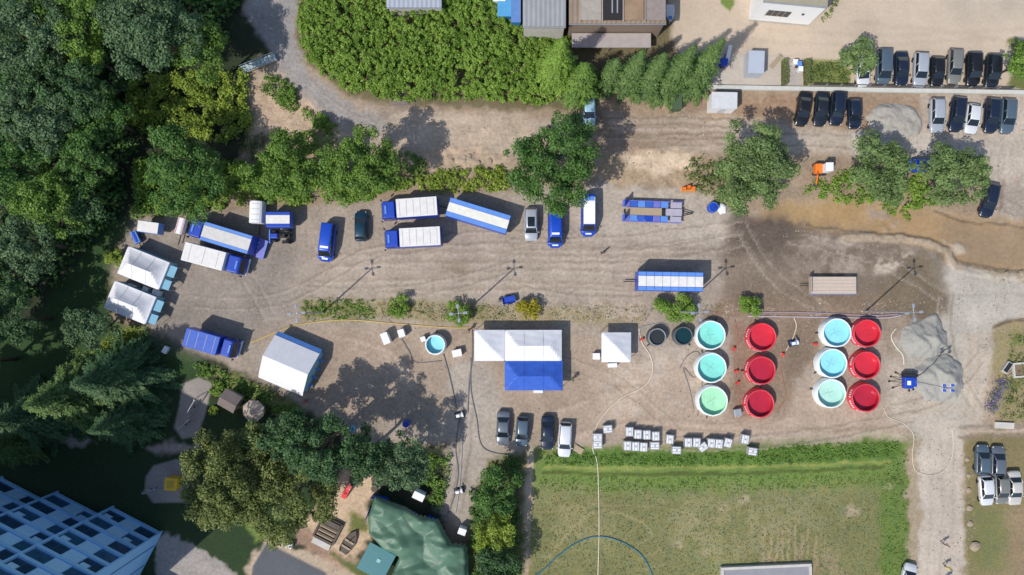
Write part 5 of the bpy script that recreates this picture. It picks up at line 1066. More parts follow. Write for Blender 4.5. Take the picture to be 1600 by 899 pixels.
# ------------------------------------------------------------------ gravel heaps
GV = mat('grey_gravel', (.31, .30, .27), .95, var=.22, scale=5, bump=.8); SV = mat('sand_gravel', (.34, .315, .275), .95, var=.2, scale=4, bump=.7)
def heap(name, label, poly, peaks, m, seed):
    xa, xb = min(p[0] for p in poly), max(p[0] for p in poly); ya, yb = min(p[1] for p in poly), max(p[1] for p in poly)
    gx, gy = np.meshgrid(np.arange(xa - 4, xb + 5, 1.6), np.arange(ya - 4, yb + 5, 1.6)); d = sdf(poly, gx, gy); zz = np.zeros(gx.shape)
    for px, py, hh, rr in peaks: zz = np.maximum(zz, hh - np.hypot(gx - px, gy - py) * S * hh / (rr * S))
    zz = np.minimum(zz, np.clip(-d * S * .7, -.1, 9)) + (fbm(gx, gy, 9, seed) - .5) * .45 + (fbm(gx, gy, 26, seed + 3) - .5) * .9; zz = np.where(d > 0, -.15, np.maximum(zz, -.1 + .12 * np.clip(-d / 4, 0, 1)))
    ii = np.arange(gx.size).reshape(gx.shape); q = np.stack([ii[1:, :-1], ii[1:, 1:], ii[:-1, 1:], ii[:-1, :-1]], -1).reshape(-1, 4)
    me = np_mesh(name, np.stack([(gx - NX) * S, (NY - gy) * S, zz], -1).reshape(-1, 3), q); me.materials.append(m); me.polygons.foreach_set('use_smooth', [True] * len(me.polygons))
    o = bpy.data.objects.new(name, me); C.objects.link(o); return tag(o, label, 'gravel heap', 'gravel heaps')
heap('gravel_heap', 'upper of the two grey gravel heaps by the light mast', [(1408, 512), (1440, 500), (1462, 488), (1478, 520), (1482, 545), (1455, 560), (1420, 558), (1405, 540)], [(1454, 518, 2.3, 40), (1432, 535, 1.7, 40), (1467, 540, 2.0, 30)], GV, 3)
heap('gravel_heap', 'lower of the two grey gravel heaps by the light mast', [(1425, 575), (1450, 558), (1480, 552), (1502, 570), (1508, 600), (1495, 625), (1450, 628), (1425, 605)], [(1478, 574, 2.4, 42), (1491, 592, 2.0, 40), (1452, 585, 1.3, 40)], GV, 9)
heap('gravel_heap', 'rounded grey gravel heap between the parked cars below the low wall', [(1355, 205), (1352, 182), (1372, 164), (1400, 158), (1430, 166), (1443, 190), (1438, 212), (1400, 218), (1365, 216)], [(1398, 185, .9, 60)], SV, 14)
heap('gravel_heap', 'brown soil heap by the roots of the knotweed', [(605, 150), (625, 142), (642, 150), (640, 165), (612, 166)], [(624, 154, .8, 22)], mat('dark_soil', (.17, .14, .13), .95, var=.3, scale=4, bump=.8), 19)

# ------------------------------------------------------------------ hoses and ropes
def hose(label, pts, r, m, z=.07, cat='hose', name='hose'):
    o = MB().tube([(*T(x, y)[:2], z + max(-.2, terrain_z(x, y))) for x, y in smooth_line(pts, 5)], r, 6).build(name, m, smooth=True); return tag(o, label, cat)
HW_ = mat('hose_cream', (.62, .55, .44), .6); HK = mat('hose_dark', (.15, .15, .16), .6); HB = mat('hose_blue', (.03, .15, .22), .5); HP = mat('hose_mauve', (.30, .23, .28), .7); HY = mat('rope_yellow', (.55, .40, .12), .7); HR = mat('hose_red', (.33, .16, .12), .6)
hose('long cream hose curving from the square pavilion down through the field', [(998, 512), (1003, 535), (1017, 558), (1019, 583), (1006, 604), (972, 621), (946, 645), (931, 670), (926, 700), (933, 722), (935, 760), (936, 830), (934, 905)], .065, HW_)
hose('blue hose lying in an arc across the bottom of the field', [(830, 905), (855, 885), (875, 866), (905, 846), (935, 838), (970, 846), (1003, 868), (1022, 905)], .085, HB)
hose('dark hose from the pale blue basin down to the pump', [(693, 553), (703, 590), (714, 640)], .08, HK); hose('dark hose along the left side of the white pavilion', [(738, 516), (738, 556), (733, 600), (731, 645)], .08, HK); hose('dark hose bending toward the grey cars', [(736, 560), (736, 610), (745, 655), (750, 690), (764, 705), (800, 712)], .07, HK)
hose('dark hose along the left edge of the driveway', [(718, 655), (712, 700), (716, 740), (708, 780), (700, 802)], .07, HK); hose('pale hose in the middle of the driveway', [(722, 655), (722, 700), (718, 760), (712, 802)], .06, mat('hose_grey', (.3, .31, .33), .6))
hose('yellow rope running along the lower edge of the median', [(392, 536), (430, 520), (470, 507), (540, 500), (620, 506), (700, 512), (740, 512)], .07, HY, cat='rope', name='rope')
hose('mauve hose, upper of the bundle above the right tanks', [(1165, 489), (1230, 488), (1300, 490), (1360, 493), (1405, 491)], .09, HP); hose('mauve hose, lower of the bundle above the right tanks', [(1168, 494), (1230, 495), (1300, 496), (1380, 497), (1410, 492)], .09, mat('hose_lilac', (.42, .36, .40), .7))
hose('cream hose curling from the upper right tank towards the gravel heap', [(1400, 513), (1392, 525), (1398, 540), (1410, 555), (1412, 570)], .08, HW_); hose('cream hose looping across the gravel road', [(1380, 637), (1388, 652), (1412, 662), (1427, 680), (1425, 712), (1430, 735), (1450, 742), (1470, 738), (1484, 722), (1489, 700), (1487, 668)], .04, HW_)
hose('cream hose hanging from the mauve bundle to the pump', [(1240, 496), (1244, 510), (1238, 530), (1228, 548)], .06, HW_); hose('red hose between the turquoise and red tanks', [(1148, 500), (1152, 530), (1146, 570), (1155, 610), (1150, 650)], .05, HR)
hose('red hose between the second and third tank columns', [(1222, 545), (1220, 580), (1228, 620), (1215, 640)], .045, HR); hose('grey hose looping around the black tank', [(998, 535), (1000, 515), (1015, 508), (1038, 506), (1046, 518)], .07, mat('hose_grey', (.3, .31, .33), .6)); hose('dark hose zigzagging left of the turquoise tanks', [(1062, 575), (1075, 555), (1092, 552), (1086, 590), (1068, 575), (1078, 610), (1084, 640)], .05, HK)
hose('brown hoses trailing beside the basin', [(628, 530), (640, 550), (650, 566), (690, 564)], .05, HK)
hose('dark pipe along the left of the turquoise tanks, near the mint tank', [(1098, 556), (1097, 600), (1090, 650)], .05, HK)

# ------------------------------------------------------------------ small equipment
def cabinet(label, px, py, deg, L, W, hh, m, topm=None, cat='box', name='equipment_box'):
    p = T(px, py, hh); root = thing(name, label, cat, (p.x, p.y, 0), deg); MB().box((0, 0, hh/2), (L, W, hh)).build('body', m, root, bevel=.03); MB().box((0, 0, hh + .03), (L + .06, W + .06, .06)).build('lid', topm or m, root, bevel=.02)
    for s in (-1, 1): MB().cyl((s * L * .3, -W/2 - .04, hh * .6), (s * L * .3 + .12, -W/2 - .04, hh * .6), .03, n=6).build('handle', DGREY, root)
    return root
for a in [('white cabinet tilted on the dirt, larger of the pair left of the basin', 602, 529, 112, 1.5, .9, 1.5, WHITE), ('smaller white cabinet nearest the basin', 627, 521, 108, 1.0, .8, 1.2, WHITE), ('tiny white box touching the pale blue basin', 661, 530, 20, .6, .6, .9, WHITE), ('white box between the basin and the white pavilion', 714, 552, 12, 1.2, .9, .9, WHITE),
          ('small white table box at the left foot of the square pavilion', 932, 557, 0, .9, .8, .8, WHITE), ('white box peeping out below the square pavilion', 957, 571, 3, 1.2, .5, .8, WHITE), ('white box peeping out below the blue pavilion', 841, 611, 0, 1.2, .5, .7, WHITE), ('white garden cabinet with dark shadow above the green tarpaulin', 654, 776, -25, 1.5, .9, 1.8, WHITE), ('white box at the right corner of the green tarpaulin', 722, 831, -20, 1.0, .8, 1.4, WHITE),
          ('small pale box in the dark garden beside the hedge', 258, 547, 60, .9, .6, .6, WHITE), ('small white box on the sandy path at the bottom', 451, 853, -15, .8, .6, .8, WHITE), ('white crate between the two marquees', 206, 449, -20, 1.0, .7, 1.0, STRIPE), ('second white crate between the two marquees, further right', 227, 452, -25, .7, .6, .9, STRIPE), ('white crate by the right end between the marquees', 243, 458, -20, .9, .8, 1.0, STRIPE),
          ('grey metal box below the middle gap of the tank columns', 1153, 645, 10, .9, .9, .8, STEEL), ('beige board lying right of the long white car', 904, 703, -30, 1.2, .8, .15, WOOD)]: cabinet(*a)
for lb, x, y, m, r in (('dark blue barrel in the tree shadow', 634, 663, BLUE, .5), ('light blue barrel in the tree shadow, left of the dark blue one', 549, 671, mat('barrel_light_blue', (.2, .42, .6), .4), .42), ('bright blue round tub right of the low-loader trailer', 1115, 324, BLUE, .72)):
    p = T(x, y, 1.0); br = thing('barrel', lb, 'barrel', (p.x, p.y, 0)); MB().lathe([(0, 0), (r * .92, 0), (r, .3), (r * .97, .5), (r, .7), (r * .92, 1.0), (r * .8, 1.0), (r * .78, .95), (0, .95)], 20).build('drum', m, br); MB().cyl((r * .4, 0, .95), (r * .4, 0, 1.02), .09, n=10).build('bung', BLACK, br)
    MB().lathe([(r * .9, .99), (r * .95, 1.03), (r * .86, 1.03)], 20).build('rim', LBLUE, br)
rb = random.Random(3); p = T(1128, 326, .3); bg = thing('white_sack', 'crumpled white sack next to the blue round tub', 'sack', (p.x, p.y, 0)); prof = [(0, .62), (.35, .6), (.62, .42), (.72, .2), (.6, 0)]
MB().lathe(prof[::-1], 14, wob=.22, rnd=rb).build('sack', WHITE, bg); MB().box((.1, .1, .6), (.4, .25, .12), .5).build('fold', WHITE, bg, bevel=.05)
p = T(1077, 294, .6); ob = thing('orange_barrier', 'orange plastic barrier at the edge of the yard', 'barrier', (p.x, p.y, 0), 3)
for k in range(3): MB().box((-.62 + k * .62, (k % 2) * .2, .45), (.58, .5, .9), 0, .55).build('barrier_block', ORANGE, ob, bevel=.05)
MB().box((0, -.3, .15), (1.8, .3, .25)).build('foot', mat('orange_dull', (.5, .22, .06), .7), ob)
p = T(795, 469, .6); ct = thing('blue_handcart', 'small blue open trailer above the white pavilion, beside the yellow bush', 'trailer', (p.x, p.y, 0), 10)
MB().box((0, 0, .5), (1.7, .9, .12)).build('floor', BLUE, ct)
for s in (-1, 1): MB().box((0, s * .45, .72), (1.7, .05, .4)).build('side_board', BLUE, ct); MB().box((s * .86, 0, .72), (.05, .85, .4)).build('end_board', TARPB, ct)
MB().cyl((-.8, 0, .4), (-1.6, 0, .35), .04).build('drawbar', BLACK, ct); wheels(ct, [(0, .55), (0, -.55)], .28, .15); MB().cyl((-1.15, .35, .02), (-1.15, .35, .5), .2).build('jerrycan', BLACK, ct)
# pumps
for lb, x, y, m in (('pump set on a frame at the top of the driveway', 718, 649, STEEL), ('second pump set further down the driveway', 717, 768, STEEL), ('blue and white pump beside the topmost red tanks', 1241, 536, LBLUE)):
    p = T(x, y, .5); pm = thing('pump_set', lb, 'pump', (p.x, p.y, 0), 15); MB().box((0, 0, .1), (1.3, .9, .12)).build('frame', BLACK, pm); MB().cyl((-.4, 0, .5), (.25, 0, .5), .3).build('motor', m, pm); MB().cyl((.25, 0, .45), (.5, 0, .45), .36).build('volute', WHITE, pm); MB().cyl((.4, 0, .5), (.4, .7, .5), .1).build('outlet_pipe', HK, pm); MB().box((-.2, 0, .85), (.5, .4, .15)).build('tank_cover', WHITE, pm, bevel=.03)
for i, (x, y, lb) in enumerate(((1150, 580, 'red valve fitting, upper one between the middle turquoise and middle red tank'), (1152, 598, 'red valve fitting, lower one between the middle turquoise and middle red tank'), (1146, 545, 'red valve fitting between the topmost turquoise and red tanks'), (1222, 554, 'red valve fitting right of the second tank column, below the pump'), (1273, 538, 'red valve fitting left of the topmost pale cyan tank'), (1003, 530, 'red valve fitting between the square pavilion and the black tank'))):
    p = T(x, y); vv = thing('red_valve', lb, 'valve', p, i * 40, 'red valve fittings between the tanks'); MB().cyl((-.3, 0, .16), (.3, 0, .16), .14).build('body', mat('valve_red', (.6, .05, .04), .4), vv); MB().cyl((0, 0, .16), (0, 0, .42), .05).cyl((0, 0, .42), (0, 0, .46), .18).build('handwheel', mat('valve_red', (.6, .05, .04), .4), vv)
# excavator
p = T(1286, 263, 1.4); ex = thing('mini_excavator', 'orange and white mini excavator between two olive trees', 'excavator', (p.x, p.y, 0), 0)
for s in (-1, 1): MB().box((0, s * .6, .25), (1.9, .35, .5)).build('track', BLACK, ex, bevel=.15)
MB().box((-.45, 0, .95), (1.0, 1.3, .8)).build('engine_cover', ORANGE, ex, bevel=.08); MB().box((.45, 0, 1.5), (.95, 1.1, 1.7)).build('cab', WHITE, ex, bevel=.08); MB().box((.94, 0, 1.7), (.03, .9, 1.1)).build('windscreen', GLASS, ex); MB().box((.45, 0, 2.38), (1.0, 1.15, .06)).build('cab_roof', WHITE, ex, bevel=.03)
MB().cyl((-.6, -.3, 1.2), (-1.0, -1.2, 2.0), .12).cyl((-1.0, -1.2, 2.0), (-.6, -2.0, .7), .1).build('boom', ORANGE, ex); MB().box((-.55, -2.1, .4), (.5, .4, .5)).build('bucket', DGREY, ex, bevel=.05)

# ------------------------------------------------------------------ nursery garden
def peakroof(mb, L, W, z0, z1): return grid_roof(mb, L, W, z0, z1, L, 2, 2, 1.0)
p = T(357, 627, 2.4); gh = thing('garden_hut', 'dark brown roofed garden hut beside the hedge', 'hut', (p.x, p.y, 0), -30)
MB().box((0, 0, 1.0), (2.0, 2.0, 2.0)).build('wall', WOOD, gh); DBR = mat('dark_brown_roof', (.16, .13, .12), .8, var=.15)
for s in (-1, 1): MB().slab([(-1.25, s * 1.2, 2.0), (1.25, s * 1.2, 2.0), (1.25, 0, 2.5), (-1.25, 0, 2.5)][::s], .06).build('roof_slope', DBR, gh)
MB().box((1.01, 0, .85), (.04, .8, 1.7)).build('door', DBR, gh)
p = T(394, 643, 2.2); gz = thing('garden_gazebo', 'eight-sided garden hut with pale wooden roof next to the dark hut', 'hut', (p.x, p.y, 0), 20); TR_ = mat('pale_wood_roof', (.42, .34, .27), .8, var=.15)
MB().lathe([(1.1, 0), (1.1, 1.8)], 8).build('wall', WOOD, gz)
for k in range(8):
    a, b_ = k * math.pi / 4, (k + 1) * math.pi / 4; MB().slab([(1.5 * math.cos(a), 1.5 * math.sin(a), 1.75), (1.5 * math.cos(b_), 1.5 * math.sin(b_), 1.75), (0, 0, 2.5)], .05).build('roof_panel', TR_, gz)
p = T(267, 757, 1.6); yb = thing('yellow_playhouse', 'yellow cube playhouse on the rounded pale play area', 'playhouse', (p.x, p.y, 0), -5); YEL = mat('yellow_paint', (.70, .42, .03), .5)
for s in (-1, 1): MB().box((s * .72, 0, .8), (.08, 1.5, 1.6)).build('side_panel', YEL, yb); MB().box((0, s * .72, .8), (1.3, .08, 1.6)).build('side_panel', YEL, yb)
MB().box((0, 0, 1.64), (1.7, 1.7, .1)).build('roof', YEL, yb, bevel=.03); MB().box((0, 0, 1.72), (.9, .9, .06)).build('roof_hatch', mat('dull_yellow', (.5, .32, .03), .5), yb)
for lb, x, y, dg in (('climbing frame on the rounded play area left of the yellow playhouse', 243, 762, 20), ('climbing frame at the lower end of the long play area', 296, 660, 40), ('swing frame at the upper end of the long play area', 308, 632, 60)):
    p = T(x, y); cf = thing('climbing_frame', lb, 'play equipment', p, dg)
    for s in (-1, 1):
        for q in (-1, 1): MB().cyl((s * .9, q * .45, 0), (s * .9, q * .1, 1.8), .05).build('post', STEEL, cf)
    MB().cyl((-.95, 0, 1.8), (.95, 0, 1.8), .05).build('top_bar', STEEL, cf)
    for s in (-.3, .3): MB().box((s, 0, .5), (.35, .2, .04)).build('seat', BLACK, cf); MB().cyl((s, 0, .5), (s, 0, 1.8), .015, n=5).build('rope', STEEL, cf)
DW = mat('dark_timber', (.10, .08, .065), .8, var=.2)
p = T(512, 829, .5); sb = thing('sandpit', 'square sandpit with dark timber frame and pale benches', 'sandpit', (p.x, p.y, 0), -27)
for s in (-1, 1): MB().box((s * 1.45, 0, .25), (.25, 3.1, .5)).build('side_timber', DW, sb); MB().box((0, s * 1.45, .25), (2.6, .25, .5)).build('side_timber', DW, sb)
MB().box((0, 0, .1), (2.6, 2.6, .2)).build('sand', mat('dark_sand', (.16, .12, .09), .9, bump=.4), sb)
for q in (-1.0, -.4, .2): MB().box((q * .0, q, .55), (2.4, .14, .08)).build('bench_board', WOOD, sb)
MB().box((0, 1.0, .62), (2.7, .7, .1)).build('cover_board', DW, sb); MB().box((0, -2.1, .3), (2.6, .8, .12)).build('step', CONC, sb)
p = T(545, 848, .5); bt = thing('play_boat', 'dark wooden play boat in the sandy garden', 'play boat', (p.x, p.y, 0), 58); secs = []
for x, w_ in ((-1.7, .5), (-1.2, .75), (0, .85), (1.0, .6), (1.8, .05)): secs.append([(x, -w_ * .6, 0), (x, w_ * .6, 0), (x, w_, .5), (x, w_ * .85, .5), (x, w_ * .8, .3), (x, -w_ * .8, .3), (x, -w_ * .85, .5), (x, -w_, .5)])
MB().loft(secs).build('hull', DW, bt)
for x in (-.8, .1): MB().box((x, 0, .42), (.25, 1.4, .06)).build('thwart', WOOD, bt)
MB().cyl((.3, 0, .3), (.3, 0, 1.3), .06).build('mast', WOOD, bt)
p = T(541, 769, 1.0); sl_ = thing('red_slide', 'red slide in the sandy garden under the trees', 'slide', (p.x, p.y, 0), 60); RED = mat('slide_red', (.62, .04, .05), .4)
MB().slab([(-1.2, -.3, .15), (.6, -.3, 1.4), (.6, .3, 1.4), (-1.2, .3, .15)][::-1], .05).build('chute', RED, sl_)
for s in (-1, 1): MB().slab([(-1.2, s * .32, .15), (.6, s * .32, 1.4), (.6, s * .32, 1.6), (-1.2, s * .32, .35)], .04).build('side_rail', RED, sl_); MB().cyl((.9, s * .3, 0), (.65, s * .3, 1.5), .05).build('ladder_post', STEEL, sl_)
MB().box((.85, 0, 1.42), (.6, .66, .06)).build('platform', RED, sl_)
for lb, x, y, s_ in (('dark stump table at the top of the sandy garden', 557, 748, .9), ('round dark stump group right of the sandy garden', 588, 748, .6), ('small dark stump seat by the garden edge', 586, 762, .45)):
    p = T(x, y); st = thing('stump_table', lb, 'table', p); MB().lathe([(s_ * .6, 0), (s_ * .5, .4), (s_, .45), (s_, .55), (0, .56)], 12).build('top', DW, st)
    for k in range(3): MB().cyl((1.3 * s_ * math.cos(k * 2.1), 1.3 * s_ * math.sin(k * 2.1), 0), (1.3 * s_ * math.cos(k * 2.1), 1.3 * s_ * math.sin(k * 2.1), .3), .2, n=10).build('stool', WOOD, st)
# big green tarpaulin
poly = [(584, 776), (612, 786), (645, 802), (682, 812), (704, 848), (727, 853), (730, 880), (728, 960), (600, 960), (608, 905), (622, 872), (596, 860), (574, 838), (572, 812)]
gx, gy = np.meshgrid(np.arange(566, 740, 1.7), np.arange(770, 966, 1.7)); d = sdf(poly, gx, gy); zz = np.full(gx.shape, 2.0)
def facets(X, Y, sc, seed):                      # straight-edged folds: linear interpolation over a triangulated lattice
    x, y = X / sc, Y / sc; ix, iy = np.floor(x), np.floor(y); fx, fy = x - ix, y - iy
    a, b2, c2, d2 = vhash(ix, iy, seed), vhash(ix + 1, iy, seed), vhash(ix, iy + 1, seed), vhash(ix + 1, iy + 1, seed)
    return np.where(fx + fy < 1, a + (b2 - a) * fx + (c2 - a) * fy, d2 + (c2 - d2) * (1 - fx) + (b2 - d2) * (1 - fy))
for i, (px, py, h_, sl2) in enumerate(((628, 850, 3.7, .36), (692, 852, 3.6, .36), (600, 800, 3.3, .36), (660, 815, 3.4, .38), (650, 915, 3.5, .36), (712, 900, 3.1, .3))):
    zz = np.maximum(zz, h_ - sl2 * np.hypot(gx - px, gy - py) * S)
zz += .75 * (facets(gx * .8 + gy * .6, gy * .8 - gx * .6, 27, 4) - .5) + .32 * (facets(gx * .5 + gy * .85, gy * .5 - gx * .85, 10, 9) - .5); zz -= np.clip(1 + d / 6, 0, 1) ** 2 * .7
zz = np.maximum(zz, 1.0)
ii = np.arange(gx.size).reshape(gx.shape); q = np.stack([ii[1:, :-1], ii[1:, 1:], ii[:-1, 1:], ii[:-1, :-1]], -1).reshape(-1, 4); q = q[(d[:-1, :-1] < 0).reshape(-1)]
kk = S * (1 - zz / H); PV = np.stack([(gx - NX) * S * .972, (NY - gy) * S * .972, zz], -1).reshape(-1, 3); u, inv = np.unique(q, return_inverse=True)
tp_ = thing('green_tarpaulin_tent', 'large creased green tarpaulin stretched over a frame at the bottom', 'tarpaulin', T(650, 860)); o0 = T(650, 860)
me = np_mesh('tarpaulin', PV[u] - np.array([o0.x, o0.y, 0]), inv.reshape(-1, 4)); me.materials.append(mat('green_tarp', (.075, .155, .10), .5, var=.22, scale=.9, spec=.45, bump=.25)); o = bpy.data.objects.new('tarpaulin', me); C.objects.link(o); o.parent = tp_
for px, py, h_ in ((628, 850, 3.5), (692, 852, 3.4), (600, 800, 3.0), (660, 815, 3.1), (712, 900, 2.9)):
    v_ = Vector(((px - NX) * S * .972 - o0.x, (NY - py) * S * .972 - o0.y, 0)); MB().cyl(v_, v_ + Vector((0, 0, h_)), .06).build('pole', STEEL, tp_)
for (xa, ya), (xb, yb_) in (((580, 776), (606, 782)), ((612, 790), (650, 806)), ((668, 808), (686, 818)), ((572, 812), (580, 790))):
    a_ = T(xa, ya, 1.2) - Vector((o0.x, o0.y, 0)); b2 = T(xb, yb_, 1.2) - Vector((o0.x, o0.y, 0)); MB().slab([(a_.x, a_.y, 0), (b2.x, b2.y, 0), (b2.x, b2.y, 2.2), (a_.x, a_.y, 2.2)], .03).build('side_sheet', BLUE, tp_)
p = T(588, 878, 2.3); ts = thing('teal_roof_shed', 'shed with flat teal roof left of the green tarpaulin', 'shed', (p.x, p.y, 0), -28); MB().box((0, 0, 1.1), (3.4, 3.4, 2.2)).build('wall', WOOD, ts); MB().box((0, 0, 2.28), (3.9, 3.9, .14)).build('roof', mat('teal_roof', (.012, .14, .16), .5, var=.1), ts, bevel=.03); MB().box((.2, .3, 2.38), (.5, .5, .08)).build('roof_vent', mat('pale_teal', (.2, .4, .4), .5), ts)
# footbridge at the top left
p = T(403, 98, .8); fb = thing('footbridge', 'narrow pale footbridge under the trees beside the shaded road', 'bridge', (p.x, p.y, 0), 22)
for q in range(9): MB().box((-2.2 + q * .55, 0, .5), (.5, 1.0, .1)).build('plank', mat('pale_plank', (.34, .42, .42), .8), fb)
for s in (-1, 1): MB().box((0, s * .5, .95), (5.0, .06, .08)).build('handrail', STEEL, fb); MB().box((0, s * .45, .3), (5.0, .12, .3)).build('beam', WOOD, fb)
# retaining slab at bottom of the field
zf = .5; p = T(1198, 905, zf); fs_ = thing('flat_roofed_cellar', 'flat grey slab with pale edge cut by the bottom edge of the field', 'building', (p.x, p.y, 0), 2.5); MB().box((0, -1.5, .2), (11.6, 6, .5)).build('roof', mat('slab_grey', (.24, .24, .26), .7, var=.1), fs_)
MB().box((0, 1.65, .3), (12.2, .35, .6)).build('edge', CONC, fs_); MB().box((5.95, -1.5, .3), (.35, 5.9, .6)).build('edge', CONC, fs_); MB().box((-5.95, -1.5, .3), (.35, 5.9, .6)).build('edge', CONC, fs_)
# right-hand plot
def simple(name, label, cat, px, py, deg, parts):
    r2 = thing(name, label, cat, T(px, py), deg)
    for nm, c, dd, m in parts: MB().box(c, dd).build(nm, m, r2, bevel=.02)
    return r2
simple('raised_bed', 'pale framed planting bed on the right edge', 'planting bed', 1592, 578, 5, [('frame_board', (0, .9, .2), (2.0, .25, .4), CONC), ('frame_board', (-.9, 0, .2), (.25, 1.6, .4), CONC), ('frame_board', (0, -.9, .2), (2.0, .25, .4), CONC), ('soil', (0, 0, .12), (1.6, 1.5, .2), mat('bed_soil', (.2, .14, .09), .9))])
simple('dark_trunk', 'dark open box with pale rim lying tilted on the right plot', 'box', 1571, 574, 55, [('body', (0, 0, .25), (1.6, .8, .5), CONC), ('inside', (0, 0, .52), (1.4, .6, .04), BLACK)])
simple('timber_pallet', 'small pale pallet beside the dark open box', 'pallet', 1577, 582, 40, [('board', (0, y, .12), (1.1, .2, .06), WOOD) for y in (-.3, 0, .3)] + [('runner', (x, 0, .05), (.1, .8, .08), WOOD) for x in (-.45, .45)])
simple('concrete_slab', 'beige concrete slab at the corner of the right plot', 'slab', 1568, 665, -3, [('slab', (0, 0, .12), (2.6, .8, .24), CONC), ('lip', (0, .42, .2), (2.6, .08, .3), CONC)])
PUR = mat('purple_flower', (.22, .14, .42), .7)
for i, (x, y) in enumerate(((1563, 600), (1556, 618), (1549, 634))):
    p = T(x, y); fl_ = thing('flower_bush', ('uppermost violet heap on the edge of the right plot', 'middle violet heap on the edge of the right plot', 'lowest violet heap on the edge of the right plot')[i], 'flowers', p); n_ = 160; q = rng.normal(size=(n_, 3)) * np.array([.42, .5, .12]) + np.array([0, 0, .35]); q[:, 2] = np.abs(q[:, 2]); leaf_object('blossom', q, rng.normal(size=(n_, 3)) * .4 + np.array([0, 0, 1]), .16 * (.6 + .8 * rng.random(n_)), PUR, fl_); leaf_object('leaves', q * .95 + rng.normal(size=(n_, 3)) * .1 + np.array([0, 0, .25]) * 0, rng.normal(size=(n_, 3)) * .4 + np.array([0, 0, 1]), .2 * (.6 + .8 * rng.random(n_)), LM['olive'], fl_)
# boulders
STONE = mat('boulder_stone', (.32, .26, .19), .9, var=.2, scale=3, bump=.6)
def boulder(label, px, py, r, group):
    me = MB(); rr = random.Random(px * 31 + py); n_ = 9; secs = []
    for zq, k in ((-.1, .8), (.15, 1.0), (.4, .9), (.62, .55), (.7, .12)): secs.append([(r * k * math.cos(6.283 * i / n_) * (1 + rr.uniform(-.18, .18)), r * k * math.sin(6.283 * i / n_) * (1 + rr.uniform(-.18, .18)), r * (zq + rr.uniform(-.05, .05))) for i in range(n_)])
    o = me.loft(secs).build('boulder', STONE); o.location = T(px, py); return tag(o, label, 'boulder', group)
for i, (x, y, r) in enumerate(((1511, 718, .42), (1513, 743, .45), (1513, 766, .5), (1514, 794, .6), (1515, 818, .62), (1522, 853, .95))): boulder(('topmost', 'second from the top', 'third from the top', 'fourth from the top', 'fifth from the top', 'largest and lowest')[i] + ' of the boulders along the right side of the gravel road', x, y, r * .72, 'boulders beside the gravel road')
for i, (x, y, r) in enumerate(((1572, 430, .5), (1588, 432, .45), (1596, 428, .5), (1566, 438, .3))): boulder(('left', 'middle', 'right', 'smallest and lowest')[i] + ' one of the rubble stones at the right end of the mud ridge', x, y, r, 'rubble stones at the end of the mud ridge')
for i in range(10): boulder('small pale rubble stone lying on the sandy bank above the striped trailer', 655 + random.uniform(-10, 120), 250 + random.uniform(-10, 12), random.uniform(.2, .45), 'rubble stones on the sandy bank')

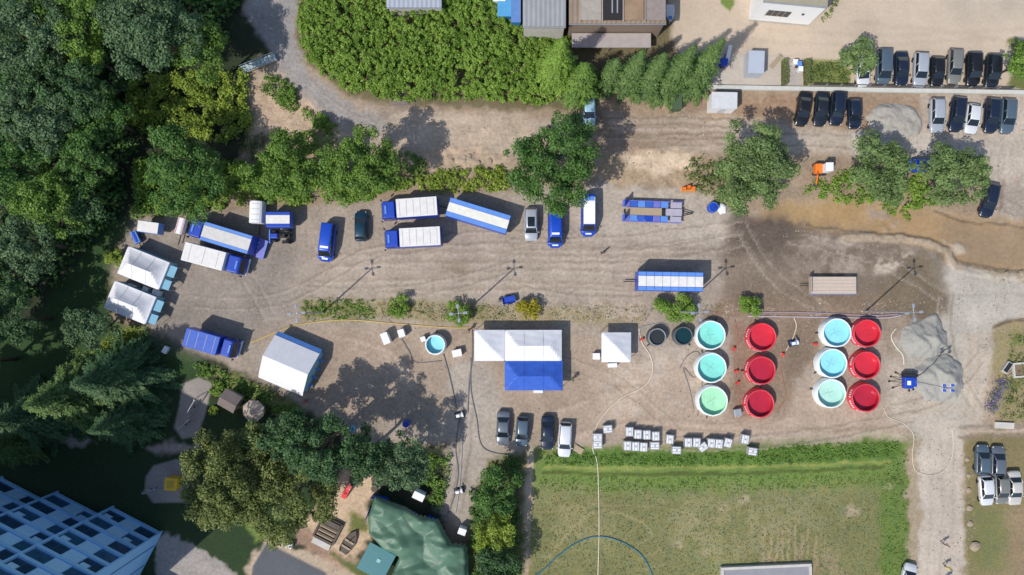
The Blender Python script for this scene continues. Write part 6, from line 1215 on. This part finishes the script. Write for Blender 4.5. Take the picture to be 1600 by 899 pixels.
# ------------------------------------------------------------------ people
def person_mesh():
    J = [((0, 0, 1.0), .15, .12), ((0, 0, 1.2), .15, .11), ((0, 0, 1.42), .19, .11), ((0, 0, 1.5), .07, .07), ((0.02, 0, 1.6), .085, .09), ((.02, 0, 1.70), .085, .095), ((.0, 0, 1.77), .05, .06)]
    E = [(0, 1), (1, 2), (2, 3), (3, 4), (4, 5), (5, 6)]
    for s in (-1, 1):
        k = len(J); J += [((0, s * .2, 1.42), .065, .065), ((-.04, s * .27, 1.15), .05, .05), ((.1, s * .26, .92), .038, .038), ((.14, s * .25, .82), .035, .045)]; E += [(2, k), (k, k + 1), (k + 1, k + 2), (k + 2, k + 3)]
        k = len(J); J += [((0, s * .1, .92), .1, .1), ((.03 + s * .08, s * .11, .5), .065, .065), ((s * .14, s * .11, .09), .045, .045), ((s * .14 + .17, s * .12, .04), .04, .03)]; E += [(0, k), (k, k + 1), (k + 1, k + 2), (k + 2, k + 3)]
    me = bpy.data.meshes.new('figure'); me.from_pydata([j[0] for j in J], E, []); o = bpy.data.objects.new('figure', me); C.objects.link(o)
    o.modifiers.new('skin', 'SKIN'); o.modifiers.new('sub', 'SUBSURF').render_levels = 2; o.modifiers['sub'].levels = 2
    for i, j in enumerate(J): me.skin_vertices[0].data[i].radius = (j[1], j[2])
    me.skin_vertices[0].data[0].use_root = True
    dg = bpy.context.evaluated_depsgraph_get(); out = bpy.data.meshes.new_from_object(o.evaluated_get(dg)); bpy.data.objects.remove(o); return out
PM = person_mesh(); SKIN = mat('skin', (.45, .28, .2), .6)
for lb, x, y, dg, sh, tr_, hr in (('person in dark clothes standing alone in the middle of the yard', 941, 396, 120, (.03, .03, .035), (.03, .03, .04), (.05, .03, .02)), ('person in green jacket right of the blue pavilion', 894, 592, 200, (.05, .2, .08), (.05, .05, .07), (.12, .07, .04)), ('person in pale shirt on the gravel road, uppermost of three', 1471, 848, 90, (.6, .42, .34), (.15, .14, .13), (.08, .05, .03)), ('person in yellow vest on the gravel road', 1474, 883, 80, (.8, .62, .03), (.04, .05, .1), (.1, .07, .04)), ('person in dark jacket on the gravel road at the bottom edge', 1476, 903, 80, (.1, .1, .12), (.04, .05, .1), (.06, .05, .03)),
                                ('person in red top beside the big ridge tent', 480, 626, 10, (.5, .05, .06), (.05, .05, .08), (.1, .06, .04)), ('person in dark top by the left wall of the white pavilion', 733, 516, 10, (.35, .1, .1), (.05, .05, .08), (.1, .06, .04))):
    me = PM.copy(); [me.materials.append(m_) for m_ in (mat('cloth_%d_%d' % (x, y), sh, .8), mat('trousers_%d_%d' % (x, y), tr_, .8), SKIN, mat('hair_%d_%d' % (x, y), hr, .7), BLACK)]
    for f in me.polygons:
        z_ = f.center.z; xx = f.center.x; f.use_smooth = True
        f.material_index = 4 if z_ < .08 else 1 if z_ < .98 and abs(f.center.y) < .22 else 2 if (z_ < .93) else 0 if z_ < 1.49 else 3 if (z_ > 1.70 or (xx < .0 and z_ > 1.58)) else 2
    pr = bpy.data.objects.new('person', me); C.objects.link(pr); pr.location = T(x, y); pr.rotation_euler = (0, 0, R(dg)); tag(pr, lb, 'person')
